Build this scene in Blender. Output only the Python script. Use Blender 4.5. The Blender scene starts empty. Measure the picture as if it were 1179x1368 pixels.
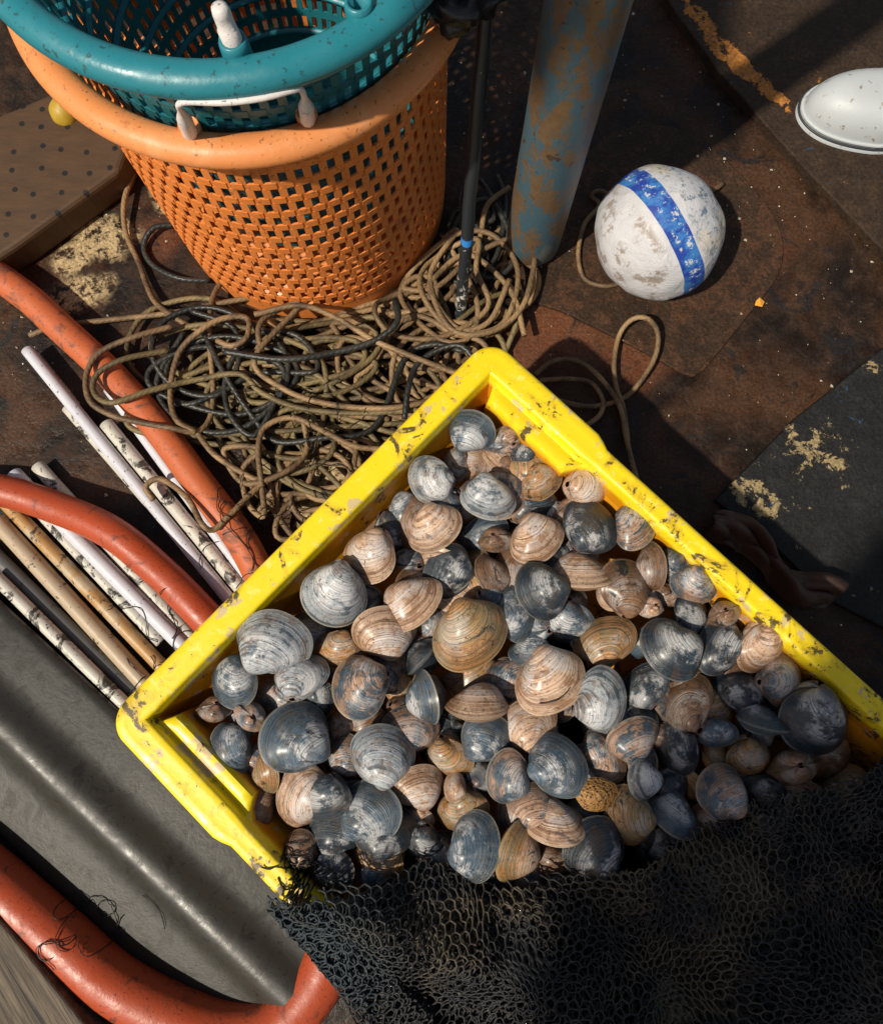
import bpy, bmesh, math, random
from mathutils import Vector, Matrix, noise as mnoise
R = math.radians
PI = math.pi
sc = bpy.context.scene
COL = sc.collection
rnd = random.Random(7)

# ------------------------------------------------------------------ camera
CAMZ, FPX, TILT = 1.0, 1000.0, R(9.4)
CX, CY = 589.5, 684.0
FWD = Vector((0, math.sin(TILT), -math.cos(TILT)))
UP = Vector((0, math.cos(TILT), math.sin(TILT)))


def at(px, py, z=0.0):
    """point of the place at height z that the photograph shows at pixel (px, py)"""
    d = FWD * FPX + Vector((1, 0, 0)) * (px - CX) + UP * (CY - py)
    t = (z - CAMZ) / d.z
    return Vector((d.x * t, d.y * t, z))


cam = bpy.data.objects.new('camera', bpy.data.cameras.new('camera'))
COL.objects.link(cam)
cam.location = (0, 0, CAMZ)
cam.rotation_euler = (TILT, 0, 0)
cam.data.sensor_fit = 'VERTICAL'
cam.data.sensor_height = 36
cam.data.lens = 36 * FPX / 1368
cam.data.clip_start = 0.02
cam.data.clip_end = 100
sc.camera = cam


# ------------------------------------------------------------------ object helpers
def tag(o, label=None, cat=None, group=None, kind=None):
    if label: o['label'] = label
    if cat: o['category'] = cat
    if group: o['group'] = group
    if kind: o['kind'] = kind
    return o


def empty(name, loc=(0, 0, 0)):
    o = bpy.data.objects.new(name, None)
    COL.objects.link(o)
    o.location = loc
    o.empty_display_size = .02
    return o


class MB:
    def __init__(self):
        self.v = []; self.f = []; self.uv = []

    def add(self, verts, faces, uvs=None):
        b = len(self.v)
        self.v += [tuple(p) for p in verts]
        for i, f in enumerate(faces):
            self.f.append(tuple(b + k for k in f))
            self.uv.append(uvs[i] if uvs else [(0, 0)] * len(f))

    def box(self, c, s, rot=None):
        M = rot or Matrix.Identity(3)
        vs = [Vector(c) + M @ Vector((x * s[0] / 2, y * s[1] / 2, z * s[2] / 2)) for x in (-1, 1) for y in (-1, 1) for z in (-1, 1)]
        self.add(vs, [(0, 1, 3, 2), (4, 6, 7, 5), (0, 4, 5, 1), (2, 3, 7, 6), (0, 2, 6, 4), (1, 5, 7, 3)])

    def tube(self, pts, rad, n=10, closed=False, cap=True, uvr=1.0):
        """tube along points; rad is a number or a list"""
        m = len(pts)
        pts = [Vector(p) for p in pts]
        rr = rad if isinstance(rad, (list, tuple)) else [rad] * m
        tan = []
        for i in range(m):
            a = pts[(i - 1) % m] if (closed or i > 0) else pts[i]
            b = pts[(i + 1) % m] if (closed or i < m - 1) else pts[i]
            d = b - a
            tan.append(d.normalized() if d.length > 1e-9 else Vector((1, 0, 0)))
        ref = Vector((0, 0, 1)) if abs(tan[0].z) < .9 else Vector((1, 0, 0))
        nrm = (ref - tan[0] * ref.dot(tan[0])).normalized()
        vs = []; L = 0; Ls = []
        for i in range(m):
            if i:
                nrm = nrm - tan[i] * nrm.dot(tan[i])
                nrm = nrm.normalized() if nrm.length > 1e-6 else tan[i].orthogonal().normalized()
                L += (pts[i] - pts[i - 1]).length
            Ls.append(L)
            bn = tan[i].cross(nrm)
            for k in range(n):
                a = 2 * PI * k / n
                vs.append(pts[i] + (nrm * math.cos(a) + bn * math.sin(a)) * rr[i])
        fs = []; uv = []
        for i in range(m if closed else m - 1):
            j = (i + 1) % m
            for k in range(n):
                k2 = (k + 1) % n
                fs.append((i * n + k, i * n + k2, j * n + k2, j * n + k))
                la, lb = Ls[i] * uvr, (Ls[j] if j else Ls[i] + (pts[0] - pts[i]).length) * uvr
                uv.append([(k / n, la), ((k + 1) / n, la), ((k + 1) / n, lb), (k / n, lb)])
        if cap and not closed:
            fs.append(tuple(range(n))[::-1]); uv.append([(0, 0)] * n)
            fs.append(tuple((m - 1) * n + k for k in range(n))); uv.append([(0, 0)] * n)
        self.add(vs, fs, uv)

    def lathe(self, prof, c=(0, 0, 0), n=48, M=None):
        """prof: list of (r, z)"""
        vs = []
        for r, z in prof:
            for k in range(n):
                a = 2 * PI * k / n
                p = Vector((r * math.cos(a), r * math.sin(a), z))
                if M: p = M @ p
                vs.append(Vector(c) + p)
        fs = []; uv = []
        for i in range(len(prof) - 1):
            for k in range(n):
                k2 = (k + 1) % n
                fs.append((i * n + k, i * n + k2, (i + 1) * n + k2, (i + 1) * n + k))
                uv.append([(k / n, i), ((k + 1) / n, i), ((k + 1) / n, i + 1), (k / n, i + 1)])
        self.add(vs, fs, uv)

    def slab(self, poly, z0, z1):
        n = len(poly)
        vs = [(p[0], p[1], z0) for p in poly] + [(p[0], p[1], z1) for p in poly]
        fs = [tuple(range(n))[::-1], tuple(range(n, 2 * n))]
        fs += [(i, (i + 1) % n, n + (i + 1) % n, n + i) for i in range(n)]
        self.add(vs, fs)

    def build(self, name, m=None, parent=None, smooth=True, loc=None):
        me = bpy.data.meshes.new(name)
        vs = self.v
        if loc is not None:
            vs = [(a - loc[0], b - loc[1], c - loc[2]) for a, b, c in vs]
        me.from_pydata(vs, [], self.f)
        uvl = me.uv_layers.new(name='UVMap')
        k = 0
        for pu in self.uv:
            for q in pu:
                uvl.data[k].uv = q; k += 1
        if m: me.materials.append(m)
        if smooth:
            for p in me.polygons: p.use_smooth = True
        me.update()
        o = bpy.data.objects.new(name, me)
        COL.objects.link(o)
        if loc is not None: o.location = loc
        if parent is not None: o.parent = parent
        return o


def fixn(o):
    bm = bmesh.new(); bm.from_mesh(o.data)
    bmesh.ops.recalc_face_normals(bm, faces=bm.faces)
    bm.to_mesh(o.data); bm.free()
    return o


def autosmooth(o, ang=35):
    me = o.data
    bm = bmesh.new(); bm.from_mesh(me)
    for e in bm.edges:
        if len(e.link_faces) == 2:
            if e.link_faces[0].normal.angle(e.link_faces[1].normal, 0) > R(ang): e.smooth = False
    bm.to_mesh(me); bm.free()
    return o


def crom(P, step=.006, closed=False):
    """Catmull-Rom through 3D points, resampled"""
    P = [Vector(p) for p in P]
    n = len(P); out = []
    for i in range(n if closed else n - 1):
        p0 = P[(i - 1) % n] if (closed or i > 0) else P[0] * 2 - P[1]
        p1 = P[i]; p2 = P[(i + 1) % n]
        p3 = P[(i + 2) % n] if (closed or i + 2 < n) else P[-1] * 2 - P[-2]
        k = max(2, int((p2 - p1).length / step))
        for j in range(k):
            t = j / k
            out.append(.5 * ((2 * p1) + (p2 - p0) * t + (2 * p0 - 5 * p1 + 4 * p2 - p3) * t * t + (3 * p1 - p0 - 3 * p2 + p3) * t ** 3))
    if not closed: out.append(P[-1])
    return out


# ------------------------------------------------------------------ material helpers
class NT:
    def __init__(self, name):
        self.m = bpy.data.materials.new(name)
        self.m.use_nodes = True
        self.t = self.m.node_tree
        self.b = self.t.nodes['Principled BSDF']

    def n(self, typ, **kw):
        nd = self.t.nodes.new(typ)
        for k, v in kw.items():
            if hasattr(nd, k): setattr(nd, k, v)
        return nd

    def s(self, nd, key, val):
        inp = nd.inputs[key]
        if isinstance(val, bpy.types.NodeSocket): self.t.links.new(val, inp)
        elif isinstance(val, (tuple, list)) and len(val) == 3 and inp.type == 'RGBA': inp.default_value = (*val, 1)
        else: inp.default_value = val

    def coord(self, which='Object'):
        return self.n('ShaderNodeTexCoord').outputs[which]

    def noise(self, vec, scale, detail=4, rough=.55, dist=0, dim='3D', w=None):
        nd = self.n('ShaderNodeTexNoise'); nd.noise_dimensions = dim
        if vec is not None and dim != '1D': self.s(nd, 'Vector', vec)
        if w is not None: self.s(nd, 'W', w)
        for k, v in (('Scale', scale), ('Detail', detail), ('Roughness', rough), ('Distortion', dist)): self.s(nd, k, v)
        return nd.outputs['Fac']

    def voro(self, vec, scale, feature='F1', out='Distance', rand=1, dim='3D'):
        nd = self.n('ShaderNodeTexVoronoi'); nd.feature = feature; nd.voronoi_dimensions = dim
        self.s(nd, 'Vector', vec); self.s(nd, 'Scale', scale); self.s(nd, 'Randomness', rand)
        return nd.outputs[out]

    def ramp(self, x, a, b, lo=0., hi=1.):
        nd = self.n('ShaderNodeMapRange'); nd.interpolation_type = 'SMOOTHSTEP'
        for k, v in (('Value', x), ('From Min', a), ('From Max', b), ('To Min', lo), ('To Max', hi)): self.s(nd, k, v)
        return nd.outputs['Result']

    def math(self, op, a, b=0., clamp=False):
        nd = self.n('ShaderNodeMath'); nd.operation = op; nd.use_clamp = clamp
        self.s(nd, 0, a); self.s(nd, 1, b)
        return nd.outputs[0]

    def vmath(self, op, a, b=None, out=0):
        nd = self.n('ShaderNodeVectorMath'); nd.operation = op
        self.s(nd, 0, a)
        if b is not None: self.s(nd, 1, b)
        return nd.outputs[out]

    def mix(self, f, a, b, mode='MIX'):
        nd = self.n('ShaderNodeMix'); nd.data_type = 'RGBA'; nd.blend_type = mode
        self.s(nd, 'Factor', f)
        for i, v in ((6, a), (7, b)):
            if isinstance(v, bpy.types.NodeSocket): self.t.links.new(v, nd.inputs[i])
            else: nd.inputs[i].default_value = (*v, 1)
        return nd.outputs[2]

    def gain(self, c, f):
        """multiply a colour by a value socket"""
        nd = self.n('ShaderNodeVectorMath'); nd.operation = 'SCALE'
        self.s(nd, 0, c); self.s(nd, 'Scale', f)
        return nd.outputs[0]

    def col(self, c):
        nd = self.n('ShaderNodeRGB'); nd.outputs[0].default_value = (*c, 1)
        return nd.outputs[0]

    def sep(self, v):
        nd = self.n('ShaderNodeSeparateXYZ'); self.s(nd, 0, v)
        return nd.outputs

    def comb(self, x, y, z):
        nd = self.n('ShaderNodeCombineXYZ')
        self.s(nd, 0, x); self.s(nd, 1, y); self.s(nd, 2, z)
        return nd.outputs[0]

    def bump(self, h, strength=.5, dist=.001, prev=None):
        nd = self.n('ShaderNodeBump')
        self.s(nd, 'Height', h); self.s(nd, 'Strength', strength); self.s(nd, 'Distance', dist)
        if prev is not None: self.s(nd, 'Normal', prev)
        return nd.outputs[0]

    def out(self, color=None, rough=None, normal=None, **kw):
        if color is not None: self.s(self.b, 'Base Color', color)
        if rough is not None: self.s(self.b, 'Roughness', rough)
        if normal is not None: self.s(self.b, 'Normal', normal)
        for k, v in kw.items(): self.s(self.b, k.replace('_', ' '), v)
        return self.m


def world_coord(t):
    g = t.n('ShaderNodeNewGeometry')
    return g.outputs['Position']


def blob(t, P, c, r, soft=.35, nz=None, amp=.5, sx=1., ang=0.):
    """mask round a spot of the deck, edge broken by noise nz"""
    d = t.vmath('SUBTRACT', P, (c[0], c[1], 0))
    mp = t.n('ShaderNodeVectorRotate'); mp.rotation_type = 'Z_AXIS'
    t.s(mp, 'Vector', d); t.s(mp, 'Angle', ang)
    d = t.vmath('MULTIPLY', mp.outputs[0], (1 / r, 1 / (r * sx), 0))
    l = t.vmath('LENGTH', d, out='Value')
    if nz is not None:
        l = t.math('ADD', l, t.math('MULTIPLY', t.math('SUBTRACT', nz, .5), amp * 2))
    return t.ramp(l, 1 - soft, 1 + soft, 1., 0.)


# deck ------------------------------------------------------------
def mat_deck():
    t = NT('rusty_deck'); P = world_coord(t)
    n1 = t.noise(P, 7, 6, .62, .6); n2 = t.noise(P, 38, 5, .65, .4); n3 = t.noise(P, 160, 3, .6)
    c = t.mix(t.ramp(n1, .38, .66), (.011, .0062, .0036), (.06, .027, .012))
    c = t.mix(t.ramp(n2, .5, .75, 0, .6), c, (.062, .028, .015))
    for (px, py, r) in ((755, 435, .055), (850, 480, .04), (1000, 330, .05), (690, 470, .05), (470, 640, .05), (210, 320, .03)):  # sunlit patches painted into the deck colour as warm spots
        c = t.mix(t.math('MULTIPLY', blob(t, P, at(px, py), r, .6, n2, .6), .5), c, (.17, .058, .024))
    c = t.mix(t.ramp(t.noise(P, 14, 5, .7, 1.), .56, .64, 0, .85), c, (.012, .011, .011))
    # flaking ochre and cream paint where the deck has kept it
    fl = t.noise(P, 62, 7, .78, .3); fl2 = t.noise(P, 24, 3, .6)
    for (px, py, r, sx, an) in ((140, 318, .045, .75, 0), (222, 262, .04, .5, 1.1), (105, 392, .05, .5, -.3), (95, 345, .025, 1, 0), (455, 640, .05, .7, .5), (420, 690, .035, .7, .5), (330, 560, .05, .3, .6)):
        mk = t.math('MULTIPLY', blob(t, P, at(px, py), r, .35, fl2, .7, sx, an), t.ramp(fl, .43, .52))
        c = t.mix(mk, c, t.mix(n3, (.2, .12, .045), (.62, .5, .29)))
    # specks of shell and paint
    v = t.voro(P, 62); vm = t.math('MULTIPLY', t.ramp(v, .05, .09, 1., 0.), t.ramp(t.noise(P, 11, 2), .53, .6))
    c = t.mix(vm, c, t.mix(t.noise(P, 90, 1), (.5, .36, .2), (.7, .68, .62)))
    rg = t.ramp(n2, .35, .65, .34, .75)
    nb = t.bump(n2, .7, .004); nb = t.bump(n3, .5, .0016, nb); nb = t.bump(v, .3, .001, nb)
    c = t.gain(c, t.ramp(t.noise(P, 240, 4, .7), .35, .65, .65, 1.35))
    return t.out(c, rg, nb, Specular_IOR_Level=.3)


def mat_board(name, base, flake, thr, blue=True, spots=()):
    t = NT(name); P = world_coord(t)
    n1 = t.noise(P, 12, 5, .6, .3); n2 = t.noise(P, 44, 7, .78, .35); n3 = t.noise(P, 170, 3)
    c = t.mix(n1, base, tuple(x * 2.6 for x in base))
    hh = t.math('ADD', n2, t.math('MULTIPLY', t.math('SUBTRACT', n1, .5), .5))
    for (px, py, r, sx, an, g) in spots:
        hh = t.math('ADD', hh, t.math('MULTIPLY', blob(t, P, at(px, py), r, .5, n1, .5, sx, an), g))
    c = t.mix(t.ramp(t.noise(P, 26, 6, .75, .4), .45, .7, 0, .6), c, tuple(x * 4 for x in base))
    mk = t.ramp(hh, thr, thr + .035)
    c = t.mix(mk, c, t.mix(n3, tuple(x * .6 for x in flake), flake))
    if blue:
        c = t.mix(t.ramp(t.noise(t.vmath('ADD', P, (3, 3, 3)), 55, 5, .6, 1), .67, .7, 0, .8), c, (.02, .06, .12))
    c = t.gain(c, t.ramp(t.noise(P, 210, 5, .72), .38, .64, .68, 1.35))
    nb = t.bump(n2, .8, .004); nb = t.bump(n3, .6, .0018, nb)
    return t.out(c, .6, nb, Specular_IOR_Level=.25)


def mat_plastic(name, c1, dirt=(.05, .03, .015), rough=.38, dscale=30, dthr=.6, damt=.5, spots=None, bumpd=.0006, light=None):
    t = NT(name); P = t.coord('Object')
    n1 = t.noise(P, dscale, 5, .65, .6); n2 = t.noise(P, dscale * 7, 3, .6); n0 = t.noise(P, 6, 3)
    c = t.mix(n0, tuple(x * .84 for x in c1), tuple(min(1, x * 1.08) for x in c1))
    if light: c = t.mix(t.ramp(t.noise(P, 16, 4, .6, .8), .5, .7, 0, .6), c, light)
    c = t.mix(t.ramp(n1, dthr, dthr + .14, 0, damt), c, dirt)
    c = t.mix(t.ramp(n2, .62, .68, 0, .75), c, dirt)
    if spots: c = t.mix(t.ramp(t.noise(P, 34, 2, .5), .66, .7, 0, .7), c, spots)
    nb = t.bump(n1, .35, bumpd * 3); nb = t.bump(n2, .35, bumpd, nb)
    return t.out(c, t.ramp(n1, .3, .7, rough - .08, rough + .16), nb)


def mat_rope(name, c1, c2, wet=.5):
    t = NT(name); uv = t.sep(t.coord('UV')); P = t.coord('Object')
    tw = t.math('ADD', t.math('MULTIPLY', uv[0], 3.), t.math('MULTIPLY', uv[1], 120.))
    fr = t.math('FRACT', tw)
    gr = t.math('ABSOLUTE', t.math('SUBTRACT', fr, .5))       # 0 crown .. .5 groove
    c = t.mix(t.ramp(t.noise(P, 9, 4, .6), .35, .65), c1, c2)
    c = t.mix(t.ramp(t.noise(P, 26, 5, .7), .48, .62, 0, .6), c, tuple(x * .3 for x in c1))
    c = t.mix(t.ramp(gr, .32, .5, 0, .28), c, tuple(x * .25 for x in c1))
    nb = t.bump(t.ramp(gr, .1, .5, 1, 0), .35, .0006); nb = t.bump(t.noise(P, 500, 2), .3, .0005, nb)
    return t.out(c, wet, nb)


def mat_pipe(name, base, grime, thr, ochre=None):
    t = NT(name); P = t.coord('Object'); uv = t.sep(t.coord('UV'))
    n1 = t.noise(P, 26, 6, .72, 1.2); n2 = t.noise(P, 190, 3, .6); n0 = t.noise(P, 9, 3)
    c = t.mix(n0, tuple(x * .8 for x in base), base)
    if ochre: c = t.mix(t.ramp(t.noise(P, 17, 4, .6), .44, .6, 0, .85), c, ochre)
    c = t.mix(t.ramp(n1, thr, thr + .05, 0, .93), c, grime)
    c = t.mix(t.ramp(n2, .64, .7, 0, .8), c, grime)
    return t.out(c, .42, t.bump(n1, .4, .0012))


def mat_crate():
    t = NT('yellow_crate_plastic'); P = t.coord('Object'); z = t.sep(P)[2]
    n1 = t.noise(P, 24, 5, .66, .8); n2 = t.noise(P, 130, 4, .65, .4)
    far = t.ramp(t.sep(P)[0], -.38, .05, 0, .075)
    c = t.mix(t.noise(P, 8, 2), (.8, .57, .006), (.88, .69, .014))
    c = t.mix(t.ramp(t.noise(P, 60, 4, .7), .56, .66, 0, .5), c, (.9, .78, .25))
    # amber below the rim: bounced light and shade painted into the inner walls
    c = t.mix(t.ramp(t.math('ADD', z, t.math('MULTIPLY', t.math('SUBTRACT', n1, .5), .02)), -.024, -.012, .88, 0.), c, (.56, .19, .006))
    c = t.mix(t.ramp(t.noise(P, 34, 3, .6), .6, .64, 0, .65), c, (.46, .36, .33))
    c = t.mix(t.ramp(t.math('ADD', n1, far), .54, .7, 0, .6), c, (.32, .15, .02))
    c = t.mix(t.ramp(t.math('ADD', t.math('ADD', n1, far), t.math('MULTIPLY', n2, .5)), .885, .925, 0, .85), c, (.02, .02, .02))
    c = t.mix(t.ramp(n2, .67, .72, 0, .6), c, (.12, .06, .01))
    nb = t.bump(n1, .3, .0015); nb = t.bump(n2, .3, .0006, nb)
    return t.out(c, t.ramp(n1, .3, .7, .3, .5), nb)


def mat_clam(name, A, B, thr, chalk_sheen, edge=(.42, .38, .3), dark=.35, ringc=1.0, mrg=.5, stain=(.2, .12, .07)):
    t = NT(name); uv = t.sep(t.coord('UV')); P = t.coord('Object'); s = uv[1]
    oi = t.n('ShaderNodeObjectInfo').outputs
    rd = t.math('MULTIPLY', oi['Random'], 37.)
    Q = t.vmath('ADD', P, t.comb(rd, t.math('MULTIPLY', rd, 1.7), t.math('MULTIPLY', rd, .6)))
    n1 = t.noise(Q, 27, 6, .68, .6)
    warp = t.math('MULTIPLY', t.noise(Q, 60, 3), .045)
    sw = t.math('ADD', t.math('ADD', s, warp), rd)
    band = t.noise(None, 15, 2, .6, 0, '1D', sw)
    fine = t.noise(None, 46, 4, .75, 0, '1D', sw)
    mk = t.ramp(t.math('ADD', n1, t.math('MULTIPLY', t.math('SUBTRACT', band, .5), .45)), thr - .035, thr + .045)
    c = t.mix(mk, A, B)
    c = t.mix(t.ramp(band, .5, .62, 0, .5), c, t.gain(c, t.math('ADD', .36, 0.)))
    c = t.mix(t.ramp(t.math('ADD', s, t.math('MULTIPLY', t.math('SUBTRACT', n1, .5), .6)), .62, .84, 0, mrg), c, t.gain(c, t.math('ADD', .36, 0.)))
    c = t.mix(t.ramp(t.noise(t.vmath('ADD', Q, (1, 8, 3)), 48, 6, .75, .8), .5, .6, 0, .6), c, stain)
    # chalky worn patch on the belly, whitened further as a painted sheen
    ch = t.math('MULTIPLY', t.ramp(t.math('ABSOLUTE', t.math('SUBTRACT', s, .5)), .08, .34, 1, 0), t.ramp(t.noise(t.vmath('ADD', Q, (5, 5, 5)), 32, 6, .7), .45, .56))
    c = t.mix(t.math('MULTIPLY', ch, t.ramp(fine, .4, .62, chalk_sheen, chalk_sheen * .6)), c, (.66, .65, .65))
    c = t.mix(t.ramp(s, .2, .06, 0, .4), c, (.4, .22, .17))
    # growth lines
    c = t.gain(c, t.ramp(fine, .38, .66, 1.16, .58 if ringc > .9 else .74))
    dm = t.ramp(t.noise(t.vmath('ADD', Q, (9, 2, 7)), 36, 6, .78, .8), .59, .63, 0, min(1, dark * 2.4))
    c = t.mix(dm, c, (.018, .018, .02))
    c = t.mix(t.ramp(t.noise(Q, 300, 3, .6), .6, .68, 0, .75), c, (.03, .024, .018))
    c = t.mix(t.ramp(s, .962, .985, 0, .38), c, edge)
    nb = t.bump(fine, .8, .0014); nb = t.bump(t.noise(Q, 170, 4), .45, .0008, nb)
    return t.out(c, t.ramp(n1, .35, .65, .24, .44), nb, Coat_Weight=.3, Coat_Roughness=.26)


def mat_wood(name, c1, c2, ang):
    t = NT(name); P = world_coord(t)
    rot = t.n('ShaderNodeVectorRotate'); rot.rotation_type = 'Z_AXIS'
    t.s(rot, 'Vector', P); t.s(rot, 'Angle', ang)
    q = t.vmath('MULTIPLY', rot.outputs[0], (6, 130, 30))
    n1 = t.noise(q, 1, 5, .7, .6)
    c = t.mix(t.ramp(n1, .35, .65), c1, c2)
    c = t.mix(t.ramp(n1, .3, .4, .9, 0), c, (.008, .006, .005))
    return t.out(c, .75, t.bump(n1, .8, .003))


def mat_net():
    t = NT('black_mesh'); P = world_coord(t)
    n1 = t.noise(P, 12, 4, .6); n2 = t.noise(P, 220, 3, .6)
    c = t.mix(t.ramp(n1, .46, .62), (.02, .02, .022), (.085, .068, .047))
    lw = blob(t, P, at(420, 1235, .18), .07, .5, n1, .6)  # bluish light on the left end, painted into the strand colour
    c = t.mix(lw, c, (.032, .044, .052))
    c = t.mix(t.ramp(n2, .62, .7, 0, .6), c, (.16, .13, .1))
    return t.out(c, .62, t.bump(n2, .6, .0006), Specular_IOR_Level=.35)


def mat_buoy():
    t = NT('buoy_paint'); P = t.coord('Object'); n = t.noise(P, 30, 5, .65, .6); n2 = t.noise(P, 95, 6, .78, .15)
    x = t.sep(P)[0]
    c = t.mix(n, (.42, .43, .47), (.62, .61, .62))
    # ochre and blue scuffs on the upper half, brown stains on the lower
    up = t.ramp(x, .012, .03)
    c = t.mix(t.math('MULTIPLY', up, t.ramp(t.noise(P, 22, 3, .6), .5, .62, 0, .5)), c, (.72, .6, .38))
    c = t.mix(t.math('MULTIPLY', up, t.ramp(n2, .53, .58, 0, .8)), c, (.04, .12, .2))
    c = t.mix(t.math('MULTIPLY', t.ramp(x, -.02, -.03), t.ramp(t.noise(P, 26, 6, .75), .52, .6, 0, .7)), c, (.2, .14, .09))
    c = t.mix(t.ramp(t.noise(P, 12, 5, .7), .5, .68, 0, .45), c, (.3, .25, .2))
    xx = t.math('ADD', x, t.math('MULTIPLY', t.math('SUBTRACT', t.noise(P, 22, 3), .5), .004))
    band = t.math('MULTIPLY', t.ramp(xx, -.0155, -.0145), t.ramp(xx, .0135, .0145, 1, 0))
    blue = t.mix(t.ramp(t.noise(P, 50, 3, .6), .4, .6), (.012, .045, .3), (.035, .17, .46))
    blue = t.mix(t.math('MULTIPLY', t.ramp(x, -.009, -.007), t.ramp(n2, .55, .6, 0, .9)), blue, (.6, .6, .56))
    c = t.mix(band, c, blue)
    c = t.mix(t.ramp(n2, .68, .72, 0, .7), c, (.05, .04, .03))
    return t.out(c, .58, t.bump(n, .6, .006))


def mat_ironpipe():
    t = NT('peeling_blue_iron'); P = t.coord('Object')
    q = t.vmath('MULTIPLY', P, (1, 1, .45))
    n1 = t.noise(q, 34, 7, .78, .2); n2 = t.noise(P, 120, 4, .7); n0 = t.noise(q, 9, 3, .6)
    c = t.mix(n2, (.075, .045, .022), (.2, .125, .065))
    c = t.mix(t.ramp(n1, .47, .54, 0, .9), c, (.04, .105, .145))
    c = t.mix(t.ramp(n0, .58, .64, 0, .5), c, (.2, .19, .15))
    c = t.mix(t.ramp(t.noise(P, 60, 5, .7), .6, .66, 0, .8), c, (.05, .022, .012))
    return t.out(c, .5, t.bump(n1, .6, .002))


def mat_pole():
    t = NT('black_speckled_pole'); P = t.coord('Object')
    n1 = t.noise(P, 70, 5, .75, 1)
    zz = t.sep(P)[2]
    th = t.ramp(zz, .02, .2, .52, .68)
    mk = t.ramp(t.math('SUBTRACT', n1, th), 0, .04)
    c = t.mix(mk, (.018, .022, .026), (.5, .48, .42))
    c = t.mix(t.ramp(t.math('ABSOLUTE', t.math('SUBTRACT', zz, .135)), .003, .005, 1, 0), c, (.03, .2, .55))
    return t.out(c, .35, t.bump(n1, .5, .001))


def mat_simple(name, c, rough=.5, sc_=40, var=.4, b=.001):
    t = NT(name); P = t.coord('Object'); n = t.noise(P, sc_, 5, .65, .5)
    c2 = t.mix(n, tuple(x * (1 - var) for x in c), tuple(min(1, x * (1 + var)) for x in c))
    return t.out(c2, rough, t.bump(n, .5, b))


M_deck = mat_deck()
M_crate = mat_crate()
M_orange = mat_plastic('orange_basket_plastic', (.76, .235, .05), (.2, .075, .03), .42, 26, .58, .5)
M_orim = mat_plastic('orange_rim_plastic', (.74, .27, .085), (.26, .09, .03), .42, 30, .6, .5, light=(.78, .36, .16))
M_teal = mat_plastic('teal_basket_plastic', (.012, .14, .165), (.01, .03, .035), .36, 26, .62, .4)
M_trim = mat_plastic('teal_rim_plastic', (.02, .2, .25), (.03, .05, .05), .33, 26, .66, .35)
M_white = mat_plastic('white_plastic', (.72, .68, .66), (.04, .03, .02), .42, 60, .6, .8)
M_hose = mat_plastic('orange_hose_rubber', (.4, .06, .016), (.03, .016, .012), .42, 44, .55, .7)
M_hose1 = mat_plastic('faded_orange_hose', (.5, .115, .035), (.09, .05, .04), .52, 34, .5, .75)
M_gray = mat_plastic('grey_tray_plastic', (.036, .034, .028), (.008, .007, .005), .38, 34, .52, .7, bumpd=.0004)
M_net = mat_net()
M_buoy = mat_buoy()
M_iron = mat_ironpipe()
M_pole = mat_pole()
M_rope = mat_rope('tan_rope', (.12, .072, .034), (.33, .21, .10), .6)
M_rope2 = mat_rope('olive_rope', (.09, .062, .025), (.22, .165, .07), .6)
M_roped = mat_rope('black_rope', (.012, .014, .013), (.04, .04, .034), .45)
M_hair = mat_simple('dark_strand', (.012, .01, .008), .5)
M_boot = mat_plastic('white_boot_rubber', (.46, .49, .51), (.2, .13, .07), .42, 16, .6, .35)
M_bootline = mat_simple('boot_groove', (.03, .035, .04), .5)
M_rubber = mat_simple('brown_rubber', (.065, .03, .018), .6, 22, .5, .002)
M_bag = mat_simple('black_bag', (.012, .011, .014), .28, 20, .5, .004)

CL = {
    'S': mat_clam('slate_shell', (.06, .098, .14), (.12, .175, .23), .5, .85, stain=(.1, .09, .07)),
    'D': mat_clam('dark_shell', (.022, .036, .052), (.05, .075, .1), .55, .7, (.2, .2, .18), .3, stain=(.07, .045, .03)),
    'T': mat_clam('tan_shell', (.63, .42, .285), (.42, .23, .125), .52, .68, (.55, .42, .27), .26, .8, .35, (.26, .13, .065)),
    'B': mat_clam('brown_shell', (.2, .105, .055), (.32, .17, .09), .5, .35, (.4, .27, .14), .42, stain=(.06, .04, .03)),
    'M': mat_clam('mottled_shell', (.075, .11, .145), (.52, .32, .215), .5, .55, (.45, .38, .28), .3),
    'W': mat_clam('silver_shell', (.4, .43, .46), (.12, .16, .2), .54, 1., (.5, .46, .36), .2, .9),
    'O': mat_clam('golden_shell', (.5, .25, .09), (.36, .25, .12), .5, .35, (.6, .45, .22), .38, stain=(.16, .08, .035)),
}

# ------------------------------------------------------------------ setting
mb = MB()
n = 90
for j in range(n + 1):
    for i in range(n + 1):
        x = -4 + 8 * i / n; y = -4 + 8 * j / n
        mb.v.append((x, y, 0))
for j in range(n):
    for i in range(n):
        a = j * (n + 1) + i
        mb.f.append((a, a + 1, a + n + 2, a + n + 1)); mb.uv.append([(0, 0)] * 4)
tag(mb.build('deck', M_deck), kind='structure')


def px_poly(pts, z=0): return [at(p[0], p[1], z) for p in pts]


def plate(name, pts, z0, z1, m, rounded=False):
    q = px_poly(pts, z1)
    if rounded: q = crom(q, .01, True)
    b = MB(); b.slab(q, z0, z1)
    o = fixn(b.build(name, m, smooth=False))
    md = o.modifiers.new('bevel', 'BEVEL'); md.width = .002; md.segments = 2
    return tag(o, kind='structure')


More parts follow.
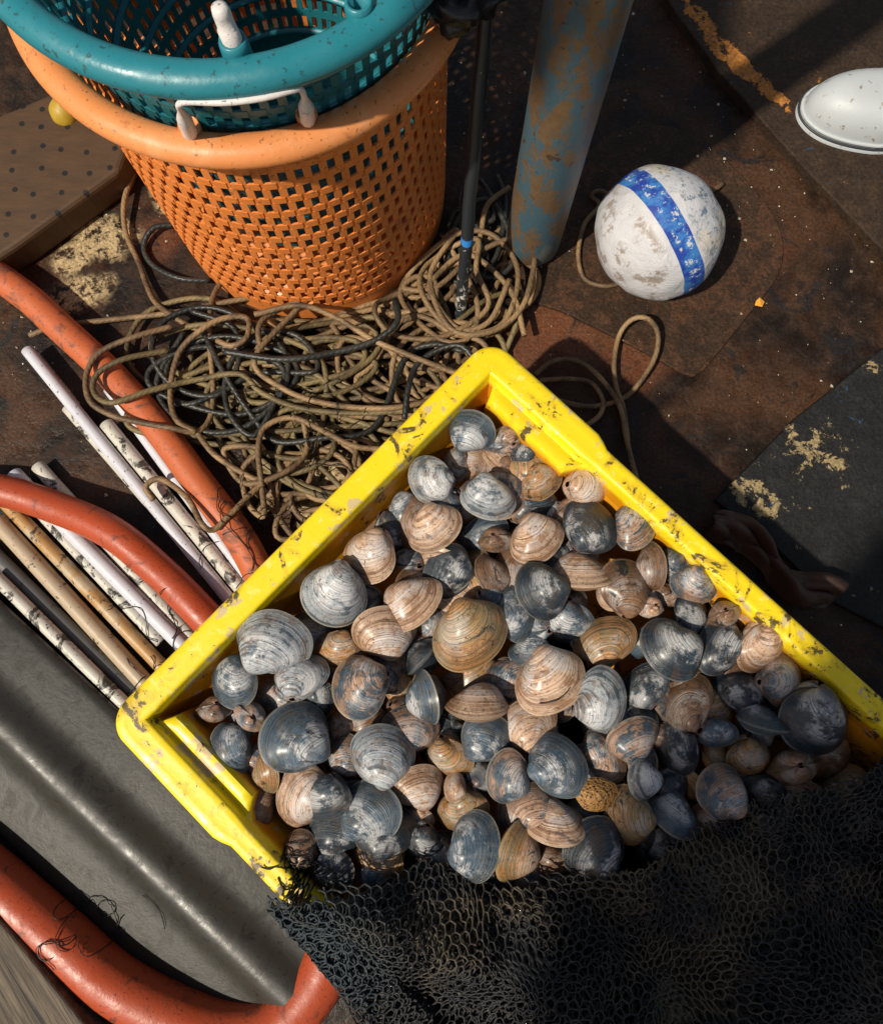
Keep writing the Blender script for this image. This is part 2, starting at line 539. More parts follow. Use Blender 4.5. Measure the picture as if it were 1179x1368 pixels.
M_pl = mat_board('rust_plate', (.018, .0095, .005), (.085, .038, .018), .52, False)
plate('deck_plate', [(660, 372), (730, 260), (800, 190), (850, 168), (905, 172), (960, 205), (1010, 255), (1040, 300), (1046, 340), (1035, 375), (1000, 420), (960, 470), (935, 498), (915, 500), (860, 470), (760, 420)], -.01, .005, M_pl, True)
plate('deck_board', [(880, -20), (905, 20), (960, 95), (1030, 175), (1075, 225), (1260, 420), (1300, -60)], -.01, .016, mat_board('worn_orange_board', (.017, .010, .006), (.5, .2, .04), .68, True, ((925, 28, .035, .4, .8, .22), (962, 78, .05, .35, .85, .27), (1005, 118, .05, .3, .85, .24), (1045, 150, .03, .4, .85, .14))))
plate('deck_board', [(955, 668), (1010, 612), (1060, 560), (1110, 520), (1260, 400), (1300, 900), (1105, 800), (1040, 735), (1000, 705)], -.01, .01, mat_board('worn_black_board', (.007, .007, .007), (.4, .3, .15), .65, True, ((1003, 665, .045, .5, .6, .2), (1070, 600, .07, .6, 0, .1))))

# ------------------------------------------------------------------ crate
ZR = .205                                    # rim height
A_ = at(655, 447, ZR); B_ = at(136, 965, ZR)
e1 = (B_ - A_); e1.z = 0; WA = e1.length; e1.normalize()
e2 = Vector((-e1.y, e1.x, 0))
if e2.x < 0: e2 = -e2
LB = .92
crate_c = A_ + e1 * WA / 2 + e2 * LB / 2


def crate_xy(u, v):  # u along e1 (0..WA), v along e2 (0..LB)
    return A_ + e1 * u + e2 * v


crate_ang = math.atan2(e2.y, e2.x)


def sstep(a, b, x):
    t = max(0, min(1, (x - a) / (b - a)))
    return t * t * (3 - 2 * t)


def rrect(hx, hy, r, nc=14, ns=90):
    """rounded rectangle, half sizes; fixed vertex count; returns (x, y, nx, ny)"""
    out = []
    cs = [(hx - r, hy - r, 0), (-(hx - r), hy - r, 90), (-(hx - r), -(hy - r), 180), (hx - r, -(hy - r), 270)]
    for q in range(4):
        cx, cy, a0 = cs[q]
        for k in range(nc):
            a = R(a0 + 90 * k / (nc - 1))
            out.append((cx + r * math.cos(a), cy + r * math.sin(a), math.cos(a), math.sin(a)))
        nx_, ny_, _ = cs[(q + 1) % 4]
        a = R(a0 + 90)
        p0 = (cx + r * math.cos(a), cy + r * math.sin(a)); p1 = (nx_ + r * math.cos(a), ny_ + r * math.sin(a))
        for k in range(1, ns):
            t = k / ns
            out.append((p0[0] + (p1[0] - p0[0]) * t, p0[1] + (p1[1] - p0[1]) * t, math.cos(a), math.sin(a)))
    return out


def crate_mesh():
    # crate local: x along e2 (length), y along -e1?  (y = +e1 direction handled by the matrix)
    hx, hy = LB / 2, WA / 2
    H = .145; n_top = 12
    base = rrect(hx, hy, .03)
    N = len(base)
    loops = []

    def side(p):      # 1 on the two long flanks (normal along y)
        return abs(p[3]) > .95

    def lug(p):       # stacking block near each corner of the long flanks
        if not side(p): return 0
        d = hx - abs(p[0])
        return sstep(.042, .05, d) * (1 - sstep(.165, .178, d))

    def jog(p):       # outer edge steps in past the block
        if not side(p): return 0
        d = hx - abs(p[0])
        return sstep(.165, .185, d)

    def loop(inset, z, usejog=True):
        L = []
        for p in base:
            i = inset(p) if callable(inset) else inset
            zz = z(p) if callable(z) else z
            if usejog: i += .007 * jog(p)
            x = p[0] - p[2] * i; y = p[1] - p[3] * i
            # keep corners inside when the inset passes the corner radius
            L.append((x, y, zz))
        return L
    # outer body, bottom to flange
    loops.append(loop(.075, -H - .004, False)); loops.append(loop(.07, -H + .002, False)); loops.append(loop(.034, -.04))
    loops.append(loop(.030, -.034)); loops.append(loop(.003, -.032)); loops.append(loop(.0, -.028)); loops.append(loop(.0, -.006))
    loops.append(loop(.0015, -.002)); loops.append(loop(.005, 0))
    w = lambda p: (.031 if not side(p) else .034 - .009 * jog(p))
    for f in (.3, .55, .8):
        loops.append(loop(lambda p, f=f: .005 + (w(p) - .009) * f, lambda p, f=f: -.0006 * math.sin(f * PI)))
    loops.append(loop(lambda p: w(p) - .003, 0)); loops.append(loop(lambda p: w(p) - .0008, -.0012)); loops.append(loop(lambda p: w(p), -.004))
    # ledge of the block, then inner wall
    dz = lambda p: -.014 * lug(p)
    ext = lambda p: .02 * lug(p)
    loops.append(loop(lambda p: w(p) + .0005, lambda p: -.006 - .006 * lug(p)))
    loops.append(loop(lambda p: w(p) + .001 + .002 * lug(p), lambda p: -.009 - .005 * lug(p)))
    loops.append(loop(lambda p: w(p) + .0015 + .3 * ext(p), lambda p: -.011 - .004 * lug(p) + .004 * lug(p)))
    loops.append(loop(lambda p: w(p) + .002 + .55 * ext(p), lambda p: -.013 + .004 * lug(p)))
    loops.append(loop(lambda p: w(p) + .0025 + .85 * ext(p), lambda p: -.015 + .005 * lug(p)))
    loops.append(loop(lambda p: w(p) + .003 + 1.0 * ext(p), lambda p: -.018 + .002 * lug(p)))
    loops.append(loop(lambda p: w(p) + .0035 + 1.05 * ext(p), lambda p: -.024))
    for k in range(1, 6):
        f = k / 5
        loops.append(loop(lambda p, f=f: w(p) + .004 + (.022 * f) + 1.05 * ext(p) * (1 - .5 * f), -.024 - (H - .03) * f))
    loops.append(loop(.085, -H + .005, False))
    vs = [q for L in loops for q in L]
    fs = []
    for i in range(len(loops) - 1):
        for k in range(N):
            k2 = (k + 1) % N
            fs.append((i * N + k, i * N + k2, (i + 1) * N + k2, (i + 1) * N + k))
    nl = len(loops) - 1
    fs.append(tuple(nl * N + k for k in range(N)))
    fs.append(tuple(k for k in range(N))[::-1])
    rimf = [f for f in fs[:-2] if 3 <= f[0] // N < 14]
    rest = [f for f in fs[:-2] if not 3 <= f[0] // N < 14] + fs[-2:]
    out = []
    for ff in (rimf, rest):
        use = sorted({k for f in ff for k in f}); mp_ = {k: i for i, k in enumerate(use)}
        b = MB(); b.add([vs[k] for k in use], [tuple(mp_[k] for k in f) for f in ff]); out.append(b)
    return out


crate_root = empty('fish_crate', (crate_c.x, crate_c.y, 0.055))
tag(crate_root, 'scuffed bright yellow plastic crate filled with clams', 'crate')
crate_root.rotation_euler = (0, 0, crate_ang)
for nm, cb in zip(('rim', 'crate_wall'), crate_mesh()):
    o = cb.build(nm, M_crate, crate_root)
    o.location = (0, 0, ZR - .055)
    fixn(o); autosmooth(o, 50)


# ------------------------------------------------------------------ baskets
def basket(name, c, r0, r1, z0, z1, cols, rows, mw, mr, rt, rim_off=.0, ribs=False, tilt=None, hz0=.03, hz1=.03):
    """tapering round basket with a staggered grid of square holes under a fat rolled rim"""
    root = empty(name, (c[0], c[1], z0))
    H = z1 - z0
    b = MB()
    SUB = 4
    NC = cols * SUB
    zs = [0, .006, hz0]
    band = (H - hz0 - hz1) / rows
    for r in range(rows):
        zs.append(hz0 + band * (r + .37)); zs.append(hz0 + band * (r + 1))
    zs.append(H - .004)
    nrow = len(zs) - 1

    def rad(z): return r0 + (r1 - r0) * z / H

    def cell(i, j):
        """None = hole, else outward offset"""
        i %= NC
        if j < 0 or j >= nrow: return -1
        if j < 2 or j == nrow - 1: return .0
        r = (j - 2) // 2; up = (j - 2) % 2
        sh = (i + r) % SUB
        if up: return None if sh < 2 else .0004
        return .0009 if sh in (0, 1, 2) else .0
    T = .0015
    for j in range(nrow):
        za, zb = zs[j], zs[j + 1]
        for i in range(NC):
            o = cell(i, j)
            if o is None: continue
            a0, a1 = 2 * PI * i / NC, 2 * PI * (i + 1) / NC
            P = []
            for rr in (-T, o):
                for z in (za, zb):
                    for a in (a0, a1):
                        q = rad(z) + rr
                        P.append((q * math.cos(a), q * math.sin(a), z))
            fs = [(0, 2, 3, 1), (4, 5, 7, 6)]
            for (di, dj, f) in ((-1, 0, (0, 4, 6, 2)), (1, 0, (1, 3, 7, 5)), (0, -1, (0, 1, 5, 4)), (0, 1, (2, 6, 7, 3))):
                q = cell(i + di, j + dj)
                if q is None or q < o: fs.append(f)
            b.add(P, fs)
    wall = b.build('basket_wall', mw, root, smooth=False)
    # bottom
    b = MB(); b.lathe([(.0001, .004), (r0 - .004, .004), (r0 - .002, .0), (.0001, 0)], n=64); b.build('basket_bottom', mw, root)
    # rim: rolled tube with a small apron under it
    b = MB()
    prof = []
    rc, zc = r1 + rt * .9, H
    for k in range(21):
        a = R(-60 + 300 * k / 20)
        prof.append((rc + rt * math.cos(a), zc + rt * .85 * math.sin(a)))
    prof += [(r1 - .003, H - rt * .9), (r1 - .003, H - .02), (r1 + .003, H - .02), (r1 + .004, H - rt * .9), (prof[0][0], prof[0][1])]
    b.lathe(prof, n=120)
    rim = fixn(b.build('rim', mr, root))
    if ribs:
        for r in range(0, rows, 2):
            z = hz0 + band * (r + .25)
            q = MB()
            q.lathe([(rad(z) - T, z - .003), (rad(z) - T - .005, z - .0015), (rad(z) - T - .005, z + .0015), (rad(z) - T, z + .003)], n=96)
            q.build('inner_rib', mr, root)
    return root, rim


BASE_C = Vector((-.189, .637, 0))
ob, orim = basket('orange_basket', (BASE_C.x, BASE_C.y), .193, .196, 0.0, .393, 74, 13, M_orange, M_orim, .0158)
tag(ob, 'round orange plastic basket with rows of square holes standing on the rope', 'basket')
TC = Vector((-.182, .624, 0))
tb, trim = basket('teal_basket', (TC.x, TC.y), .138, .1915, .12, .49, 72, 12, M_teal, M_trim, .0152, ribs=True, hz1=.05)
tag(tb, 'teal plastic basket nested inside the orange basket', 'basket')

# white rope handle on the orange rim, with its two orange bosses
hz = .39
h1a = at(253, 172, hz); h1b = at(410, 156, hz)
inv = -Vector((BASE_C.x, BASE_C.y, 0))
b = MB()
pth = crom([at(254, 178, .407), at(250, 168, .425), at(243, 151, .455), at(239, 140, .478), at(252, 136, .482), at(300, 137, .484), at(350, 131, .484), at(388, 121, .482), at(401, 119, .478), at(406, 128, .462), at(409, 145, .436), at(411, 160, .41)], .003)
rr = []
for i, p in enumerate(pth):
    f = i / (len(pth) - 1)
    rr.append(.0068 - .0042 * sstep(.12, .25, f) * (1 - sstep(.78, .88, f)))
b.tube(pth, rr, 10)
o = b.build('rope_handle', M_white, ob); o.matrix_parent_inverse = Matrix.Translation(-ob.location)
for (x, y) in ((256, 176), (411, 159)):
    b = MB(); p = at(x, y, .4)
    b.lathe([(.009, -.02), (.0098, .006), (.0092, .0095), (.0076, .0095), (.007, .0)], c=p, n=24)
    o = b.build('boss', M_orim, ob); o.matrix_parent_inverse = Matrix.Translation(-ob.location)
# stub of a rope handle and an empty socket on the teal rim
for (x, y, peg) in ((317, 72, True), (481, 22, False)):
    p = at(x, y, .493)
    b = MB(); b.lathe([(.012, -.016), (.0112, .010), (.0102, .0145), (.0078, .0145), (.007, .001), (.0001, -.004)], c=p, n=28)
    o = b.build('socket', M_trim, tb); o.matrix_parent_inverse = Matrix.Translation(-tb.location)
    if peg:
        b = MB(); b.tube([p + Vector((0, 0, -.003)), p + Vector((0, 0, .012)), p + Vector((-.001, 0, .024)), p + Vector((-.001, .001, .0252)), p + Vector((-.001, .0, .038)), p + Vector((-.0012, .0, .043)), p + Vector((-.0012, 0, .0445))], [.0078, .0078, .0076, .0068, .0068, .006, .003], 20)
        o = b.build('handle_stub', M_white, tb); o.matrix_parent_inverse = Matrix.Translation(-tb.location)

# dark bag over the basket rims
b = MB(); bc = at(612, -30, .43)
for i in range(25):
    for k in range(36):
        th = PI * i / 24; ph = 2 * PI * k / 36
        d = Vector((math.sin(th) * math.cos(ph), math.sin(th) * math.sin(ph), math.cos(th)))
        r = .036 * (1 + .35 * mnoise.noise(d * 2.2 + Vector((3, 1, 2))) + .12 * mnoise.noise(d * 6))
        b.v.append(tuple(bc + Vector((d.x * r * 1.15, d.y * r * 1.3, d.z * r * .75))))
for i in range(24):
    for k in range(36):
        b.f.append((i * 36 + k, (i + 1) * 36 + k, (i + 1) * 36 + (k + 1) % 36, i * 36 + (k + 1) % 36)); b.uv.append([(0, 0)] * 4)
tag(b.build('rubber_bag', M_bag, loc=bc), 'crumpled glossy black bag lying over the rims of the nested baskets', 'bag')

# ------------------------------------------------------------------ iron post, thin pole
p = at(709, 330, 0)
post = empty('iron_post', p)
b = MB()
prof = [(.0001, .0), (.026, .0), (.034, .006), (.0385, .018), (.0385, .9), (.0001, .9)]
pf = []
for i in range(len(prof) - 1):
    m_ = 1 if i != 3 else 30
    for k in range(m_): pf.append(tuple(prof[i][q] + (prof[i + 1][q] - prof[i][q]) * k / m_ for q in (0, 1)))
pf.append(prof[-1])
b.lathe(pf, n=40)
o = b.build('post', M_iron, post)
tag(post, 'thick round iron post with peeling blue paint beside the orange basket', 'post')
p = at(613, 440, 0)
q0, q1 = at(613, 440, 0), at(672, -260, .5)
b = MB(); b.tube([q0.lerp(q1, k / 30) - q0 + Vector((.0005 * math.sin(k), .0004 * math.cos(k * 1.3), 0)) for k in range(31)], .0078, 14)
o = b.build('thin_pole', M_pole); o.location = q0
tag(o, 'thin black pole with white paint specks and blue tape, between basket and post', 'pole')

# ------------------------------------------------------------------ buoy
bc = at(878, 312, .08)
b = MB(); NI, NK = 48, 72
for i in range(NI + 1):
    for k in range(NK):
        th = PI * i / NI; ph = 2 * PI * k / NK
        d = Vector((math.cos(th), math.sin(th) * math.cos(ph), math.sin(th) * math.sin(ph)))
        r = .0795 * (1 + .055 * mnoise.noise(d * 1.5 + Vector((2, 5, 1))) + .016 * mnoise.noise(d * 4))
        # flattened dents
        for dd, dp in ((Vector((-.75, -.45, .5)), .06), (Vector((.5, .6, .6)), .03), (Vector((-.6, .1, .8)), .03), (Vector((.2, -.7, .7)), .03), (Vector((-.3, -.8, .2)), .05)):
            dd = dd.normalized(); q = d.dot(dd)
            if q > .86: r *= 1 - dp * (q - .86) / .14
        b.v.append((d.x * r * 1.02, d.y * r * 1.1, d.z * r))
for i in range(NI):
    for k in range(NK):
        b.f.append((i * NK + k, (i + 1) * NK + k, (i + 1) * NK + (k + 1) % NK, i * NK + (k + 1) % NK)); b.uv.append([(0, 0)] * 4)
o = b.build('buoy', M_buoy); o.location = bc
# local x = axis across the blue stripe
o.rotation_euler = Vector((.83, .5, .22)).to_track_quat('X', 'Z').to_euler()
tag(o, 'battered round white buoy with a painted blue stripe', 'buoy')

# ------------------------------------------------------------------ boot
bt = empty('rubber_boot', at(1135, 150, 0))
tag(bt, 'white rubber boot toe at the right edge of the deck', 'boot')
c0 = at(1060, 160, 0)
bd = Vector((1, -.10, 0)).normalized(); bn = Vector((-bd.y, bd.x, 0))


def boot_ring(t, z, grow=0):
    """plan outline of the foot at level z: t 0..1 round"""
    a = 2 * PI * t
    L = .285 + grow * 2; W = .105 + grow * 2
    x = .5 - .5 * math.cos(a); s_ = math.sin(a)
    wf = (max(0, 1 - abs(2 * x - 1) ** 3.2)) ** .5
    wid = W / 2 * (1 - .18 * sstep(.35, .6, x) + .05 * sstep(.7, .9, x))
    y = (1 if s_ >= 0 else -1) * wid * wf * (abs(s_) ** .02 if s_ else 0)
    return c0 + bd * (x * L - grow) + bn * y + Vector((0, 0, z))


b = MB(); N = 72; rings = []
for z, g in ((0, .002), (.004, .005), (.022, .006), (.0235, .004)): rings.append([boot_ring(k / N, z, g) for k in range(N)])
vs = [q for r_ in rings for q in r_]; fs = []
for i in range(3):
    for k in range(N): fs.append((i * N + k, i * N + (k + 1) % N, (i + 1) * N + (k + 1) % N, (i + 1) * N + k))
fs.append(tuple(range(N))[::-1]); fs.append(tuple(3 * N + k for k in range(N)))
b.add(vs, fs); o = fixn(b.build('sole', M_boot, bt)); o.matrix_parent_inverse = Matrix.Translation(-bt.location)
b = MB(); b.tube([boot_ring(k / N, .0245, .0048) for k in range(N)], .0018, 6, closed=True)
o = b.build('welt_groove', M_bootline, bt); o.matrix_parent_inverse = Matrix.Translation(-bt.location)
b = MB(); b.tube([boot_ring(k / N, .0285, .0012) for k in range(N)], .0028, 8, closed=True)
o = b.build('welt', M_boot, bt); o.matrix_parent_inverse = Matrix.Translation(-bt.location)
b = MB(); vs = []
levels = [(0, 0), (.012, -.003), (.026, -.011), (.038, -.021), (.047, -.034), (.052, -.048)]
NL = 14
hgt = lambda x: .052 + .05 * sstep(.3, .62, x)
for i in range(NL + 1):
    f = i / NL
    for k in range(N):
        p0 = boot_ring(k / N, 0, 0); ctr = c0 + bd * .1425
        x = (p0 - c0).dot(bd) / .285; y = (p0 - c0).dot(bn)
        sh = math.cos(f * PI / 2) ** .55
        xx = x * .285 if x > .35 else (.35 - (.35 - x) * sh) * .285
        q = c0 + bd * xx + bn * (y * sh)
        q.z = .026 + hgt(x) * math.sin(f * PI / 2) * (1 - .45 * (1 - sstep(0, .25, x)) * 0)
        vs.append(q)
fs = []
for i in range(NL):
    for k in range(N): fs.append((i * N + k, i * N + (k + 1) % N, (i + 1) * N + (k + 1) % N, (i + 1) * N + k))
b.add(vs, fs)
pth = [c0 + bd * .2 + Vector((0, 0, .07)), c0 + bd * .212 + Vector((0, 0, .12)), c0 + bd * .218 + Vector((0, 0, .2)), c0 + bd * .222 + Vector((0, 0, .3)), c0 + bd * .222 + Vector((0, 0, .36))]
b.tube(crom(pth, .02), .052, 28, cap=False)
o = fixn(b.build('upper', M_boot, bt)); o.matrix_parent_inverse = Matrix.Translation(-bt.location)

# ------------------------------------------------------------------ tray, hoses, pipes, plank
# moulded grey tray: rounded end, raised shoulder running the length
t0 = at(60, 1020, .05); t1 = at(392, 1335, .05)
ta = (t1 - t0); ta.z = 0; TL = ta.length; ta.normalize(); tn = Vector((-ta.y, ta.x, 0))   # tn points to the crate
b = MB(); NX, NY = 130, 60
Lx0 = -.75
for i in range(NX + 1):
    xs = Lx0 + (TL + .02 - Lx0) * (i / NX) ** .7
    # plan: width shrinks to a rounded end
    e = max(0, min(1, (TL + .02 - xs) / .17))
    rnd_ = math.sqrt(max(0, 1 - (1 - e) ** 2))
    lo = -.135 * rnd_ - .0; hi = .098 * (.35 + .65 * rnd_) + .06 * sstep(.2, .4, xs)
    for j in range(NY + 1):
        y = lo + (hi - lo) * j / NY
        ridge = math.exp(-abs(y / .024) ** 2.6) * .014
        z = .044 + ridge - .036 * min(1, max(0, -y - .008) / .12) - .006 * sstep(.02, .16, y)
        edge = min((y - lo), (hi - y) + .02) / .03
        z -= .02 * (1 - sstep(0, 1, edge))
        z += .0005 * mnoise.noise(Vector((xs * 7, y * 12, 0)))
        p = t0 + ta * xs + tn * y
        b.v.append((p.x, p.y, max(.004, z)))
for i in range(NX):
    for j in range(NY):
        a = i * (NY + 1) + j
        b.f.append((a, a + NY + 1, a + NY + 2, a + 1)); b.uv.append([(0, 0)] * 4)
o = fixn(b.build('grey_tray', M_gray, loc=t0))
md = o.modifiers.new('thick', 'SOLIDIFY'); md.thickness = .003; md.offset = -1
tag(o, 'scratched dark grey plastic tray with a shiny ridge, under the crate corner', 'tray')


def pipe(name, pts, r, m, label, cat, group=None, zs=None, n=16, taper=None):
    z = zs or [.02] * len(pts)
    P = crom([at(q[0], q[1], zz) for q, zz in zip(pts, z)], .012)
    b = MB(); b.tube(P, r, n)
    o = b.build(name, m, loc=P[0])
    return tag(o, label, cat, group)


def extend(p, q, f0, f1):
    return [(p[0] + (q[0] - p[0]) * f0, p[1] + (q[1] - p[1]) * f0), (p[0] + (q[0] - p[0]) * .5, p[1] + (q[1] - p[1]) * .5), (p[0] + (q[0] - p[0]) * f1, p[1] + (q[1] - p[1]) * f1)]


HG = 'fat orange hoses'
pipe('hose', [(-60, 330), (30, 392), (75, 432), (150, 502), (210, 570), (262, 640), (318, 715), (350, 775), (372, 830), (400, 900)], .0205, M_hose1, 'faded orange hose running past the rope coils and under the crate', 'hose', HG, [.03, .03, .03, .032, .036, .038, .036, .034, .032, .028], 22)
pipe('hose', [(-80, 650), (0, 655), (75, 678), (150, 712), (215, 765), (265, 815), (310, 865), (370, 940)], .0215, M_hose, 'darker red hose crossing over the white pipes', 'hose', HG, [.03, .032, .034, .046, .046, .044, .036, .028], 22)
pipe('hose', [(-120, 1090), (-20, 1165), (75, 1247), (150, 1312), (230, 1355), (305, 1378), (370, 1368), (420, 1318), (450, 1250), (460, 1170), (430, 1090)], .032, M_hose, 'thick orange hose curving round the rounded end of the grey tray', 'hose', HG, [.034] * 11, 24)

W1 = mat_pipe('white_pvc', (.62, .62, .68), (.03, .025, .02), .66)
W2 = mat_pipe('grimy_pvc', (.6, .57, .5), (.02, .017, .013), .53)
W3 = mat_pipe('ochre_pvc', (.5, .4, .26), (.03, .02, .012), .57, (.42, .22, .06))
W4 = mat_pipe('tan_pvc', (.48, .37, .25), (.04, .028, .018), .6)
W5 = mat_pipe('grey_pvc', (.13, .13, .13), (.03, .028, .024), .6)
PG = 'plastic pipes lying under the hoses'
PIPES = [
    ((75, 515), (330, 830), .0085, W1, .022, 'clean white pipe between the two upper orange hoses', -.15, 1.15),
    ((142, 566), (338, 806), .0095, W2, .018, 'short white pipe with a broken blackened end', 0, 1.25),
    ((165, 545), (352, 800), .0085, W1, .014, 'white pipe showing just beneath the faded orange hose', -.1, 1.2),
    ((90, 545), (325, 818), .0075, W2, .01, 'black speckled cream pipe between two white ones', 0, 1.2),
    ((75, 690), (262, 880), .0105, W1, .02, 'smooth white pipe below the red hose', -.3, 1.25),
    ((68, 700), (215, 858), .0075, W2, .016, 'thin stained white pipe hugging the smooth one', -.3, 1.0),
    ((135, 716), (275, 872), .0095, W2, .012, 'peeling black and white pipe coming out from the red hose', -.6, 1.3),
    ((75, 742), (230, 905), .0095, W3, .016, 'ochre streaked pipe between tan and stained white ones', -.5, 1.3),
    ((75, 782), (205, 925), .0115, W4, .017, 'wide tan pipe with a dark burnt gap', -.6, 1.35),
    ((75, 822), (192, 938), .010, W5, .014, 'dark grey pipe next to the tan one', -.8, 1.4),
    ((75, 850), (178, 952), .0085, W2, .03, 'dirty white pipe lying along the grey tray', -.8, 1.4),
]
for (p0, p1, r_, m_, z_, lab, f0, f1) in PIPES:
    pipe('plastic_pipe', extend(p0, p1, f0, f1), r_, m_, lab, 'pipe', PG, [z_] * 3, 16)

# weathered plank in the lower left
b = MB(); q = [at(-75, 1140, .07), at(150, 1412, .07), at(20, 1530, .07), at(-200, 1250, .07)]
b.slab(q, .04, .07)
o = fixn(b.build('wooden_plank', mat_wood('weathered_wood', (.035, .026, .019), (.16, .12, .08), 0.93), smooth=False, loc=q[0]))
md = o.modifiers.new('bevel', 'BEVEL'); md.width = .004; md.segments = 3
tag(o, 'weathered grey brown wooden plank in the bottom corner', 'plank')
b = MB(); q = [at(-80, 1290, .055), at(60, 1480, .055), at(40, 1500, .055), at(-100, 1310, .055)]
b.slab(q, 0, .0395); o = fixn(b.build('plank_bearer', mat_wood('bearer_wood', (.05, .035, .025), (.14, .1, .07), .93), smooth=False))
tag(o, 'dark timber bearer holding up the weathered plank', 'timber')

# brown perforated board and a yellow tub behind the basket
b = MB(); q = [at(-90, 190, .05), at(110, 105, .05), at(178, 178, .05), at(160, 228, .05), at(20, 330, .05), at(-60, 380, .05)]
b.slab(q, .0, .05)
tt = NT('drilled_board'); P = world_coord(tt)
nn = tt.noise(tt.vmath('MULTIPLY', P, (20, 60, 20)), 1, 5, .6)
cc = tt.mix(nn, (.03, .016, .007), (.11, .055, .02))
cc = tt.mix(tt.ramp(tt.voro(P, 30, rand=.35, dim='2D'), .1, .14, 1, 0), cc, (.006, .004, .003))
o = fixn(b.build('drilled_board', tt.out(cc, .6, tt.bump(nn, .5, .002)), smooth=False, loc=q[0]))
md = o.modifiers.new('bevel', 'BEVEL'); md.width = .008; md.segments = 3
tag(o, 'brown wooden block with drilled holes behind the orange basket', 'board')
b = MB(); yc = at(88, 150, .05)
b.lathe([(.012, -.03), (.018, -.018), (.021, 0), (.019, .01), (.012, .018), (.0001, .021)], c=yc, n=56)
tag(fixn(b.build('yellow_float', mat_simple('mustard_rubber', (.42, .27, .02), .5), loc=yc)), 'small yellow float wedged behind the orange basket rim', 'float')


# ------------------------------------------------------------------ ropes
def ropeobj(P, r, m, label, group, name='rope'):
    b = MB(); b.tube(P, r, 8)
    return tag(b.build(name, m, loc=P[0]), label, 'rope', group)


RG = 'tangled ropes round the basket'


def traced(pts, z, r, m, label, amp=.004):
    P = []
    for i, q in enumerate(pts):
        zz = (z[i] if isinstance(z, (list, tuple)) else z) + amp * math.sin(i * 1.9)
        P.append(at(q[0], q[1], max(r, zz)))
    return ropeobj(crom(P, .005), r, m, label, RG)


RR = .0039
traced([(40, 448), (75, 436), (140, 428), (230, 418), (300, 404), (350, 395)], .02, RR, M_rope, 'tan rope end running off across the deck past the faded hose')
traced([(178, 232), (166, 270), (168, 310), (185, 350), (205, 400), (235, 425), (262, 440), (290, 455), (330, 500), (380, 530), (440, 550), (520, 560)], [.012] * 5 + [.03] * 7, RR, M_rope, 'single tan rope looping up beside the brown drilled block')
traced([(235, 300), (205, 305), (192, 330), (205, 355), (240, 372), (280, 375)], .01, RR, M_roped, 'short black rope loop left of the orange basket')
traced([(230, 436), (180, 450), (135, 470), (116, 500), (120, 535), (150, 555), (190, 565), (230, 572), (262, 577), (280, 560), (285, 520), (280, 450), (284, 400), (300, 370)], [.05, .055, .06, .062, .062, .062, .062, .055, .045, .04, .035, .035, .03, .02], RR, M_rope, 'tan rope looped over the faded orange hose')
traced([(225, 468), (165, 480), (130, 500), (126, 525), (150, 538), (200, 522), (260, 508), (320, 500), (350, 525), (400, 545), (470, 552), (560, 548)], [.05, .06, .066, .066, .066, .064, .05, .045, .045, .045, .045, .045], RR, M_rope2, 'olive rope lying on the hose and along the front of the heap')
traced([(262, 577), (235, 560), (228, 520), (240, 470), (270, 440), (300, 425), (330, 425), (330, 450), (310, 462), (290, 455)], .05, RR, M_rope, 'tan rope in a tall narrow loop in front of the heap')
traced([(270, 440), (300, 500), (340, 560), (370, 590), (430, 585), (500, 570), (540, 480), (580, 460), (620, 470)], .04, RR, M_roped, 'long black rope winding through the front of the tangle')
traced([(350, 650), (345, 600), (355, 570), (390, 558), (430, 575), (470, 595), (510, 600), (560, 600)], .05, RR, M_rope, 'tan rope arching in front of the crate wall')
traced([(350, 650), (352, 690), (330, 670), (325, 625), (350, 600), (300, 600), (318, 640), (345, 645), (390, 625), (410, 600), (405, 560)], .045, RR, M_rope, 'tan rope knotted in small bights near the faded hose')
traced([(262, 577), (290, 610), (340, 640), (355, 640), (330, 665), (305, 690), (285, 708), (270, 700), (250, 665), (215, 640), (195, 650), (205, 668)], [.045, .045, .045, .045, .05, .06, .066, .066, .055, .05, .045, .04], RR, M_rope, 'dark tan rope drooping over the hose onto the white pipes')
traced([(340, 560), (280, 565)], .02, RR, M_rope2, 'short olive rope end under the arch')
traced([(375, 700), (370, 660), (385, 620), (420, 600), (460, 615), (470, 650), (440, 665), (390, 660), (400, 690), (440, 712), (375, 720), (372, 690), (400, 665), (450, 660), (475, 640), (520, 640)], .025, RR, M_rope, 'tan rope curled in two rings against the crate wall')
traced([(340, 420), (400, 408), (450, 425), (500, 455), (560, 480), (610, 500), (640, 520)], .06, RR, M_rope, 'tan rope crossing the middle of the heap')
traced([(350, 470), (345, 440), (360, 420), (400, 408), (340, 480), (380, 520), (440, 540), (520, 545), (600, 530)], .055, RR, M_rope, 'tan rope sagging from the foot of the orange basket')
traced([(300, 470), (380, 480), (450, 470), (500, 455), (530, 430), (528, 400)], .062, RR * 1.15, M_roped, 'black rope crossing the heap in front of the orange basket')
traced([(540, 560), (545, 520), (555, 490), (580, 470), (615, 462), (640, 490)], .06, RR, M_roped, 'black rope bending down to the crate rim')
traced([(680, 250), (650, 275), (640, 320), (620, 350), (580, 385), (540, 385), (555, 370), (580, 375), (575, 410), (520, 420)], .03, RR, M_rope, 'tan rope coming from behind the post to the basket foot')
traced([(700, 346), (680, 350), (660, 358), (690, 350), (715, 360), (718, 385), (700, 410), (660, 425), (620, 430)], .012, RR, M_rope, 'tan rope looping round the foot of the blue post')
traced([(610, 430), (650, 400), (680, 392), (692, 405), (690, 430), (675, 470)], [.03, .03, .03, .03, .02, .01], RR, M_rope2, 'olive rope bight beside the crate corner')
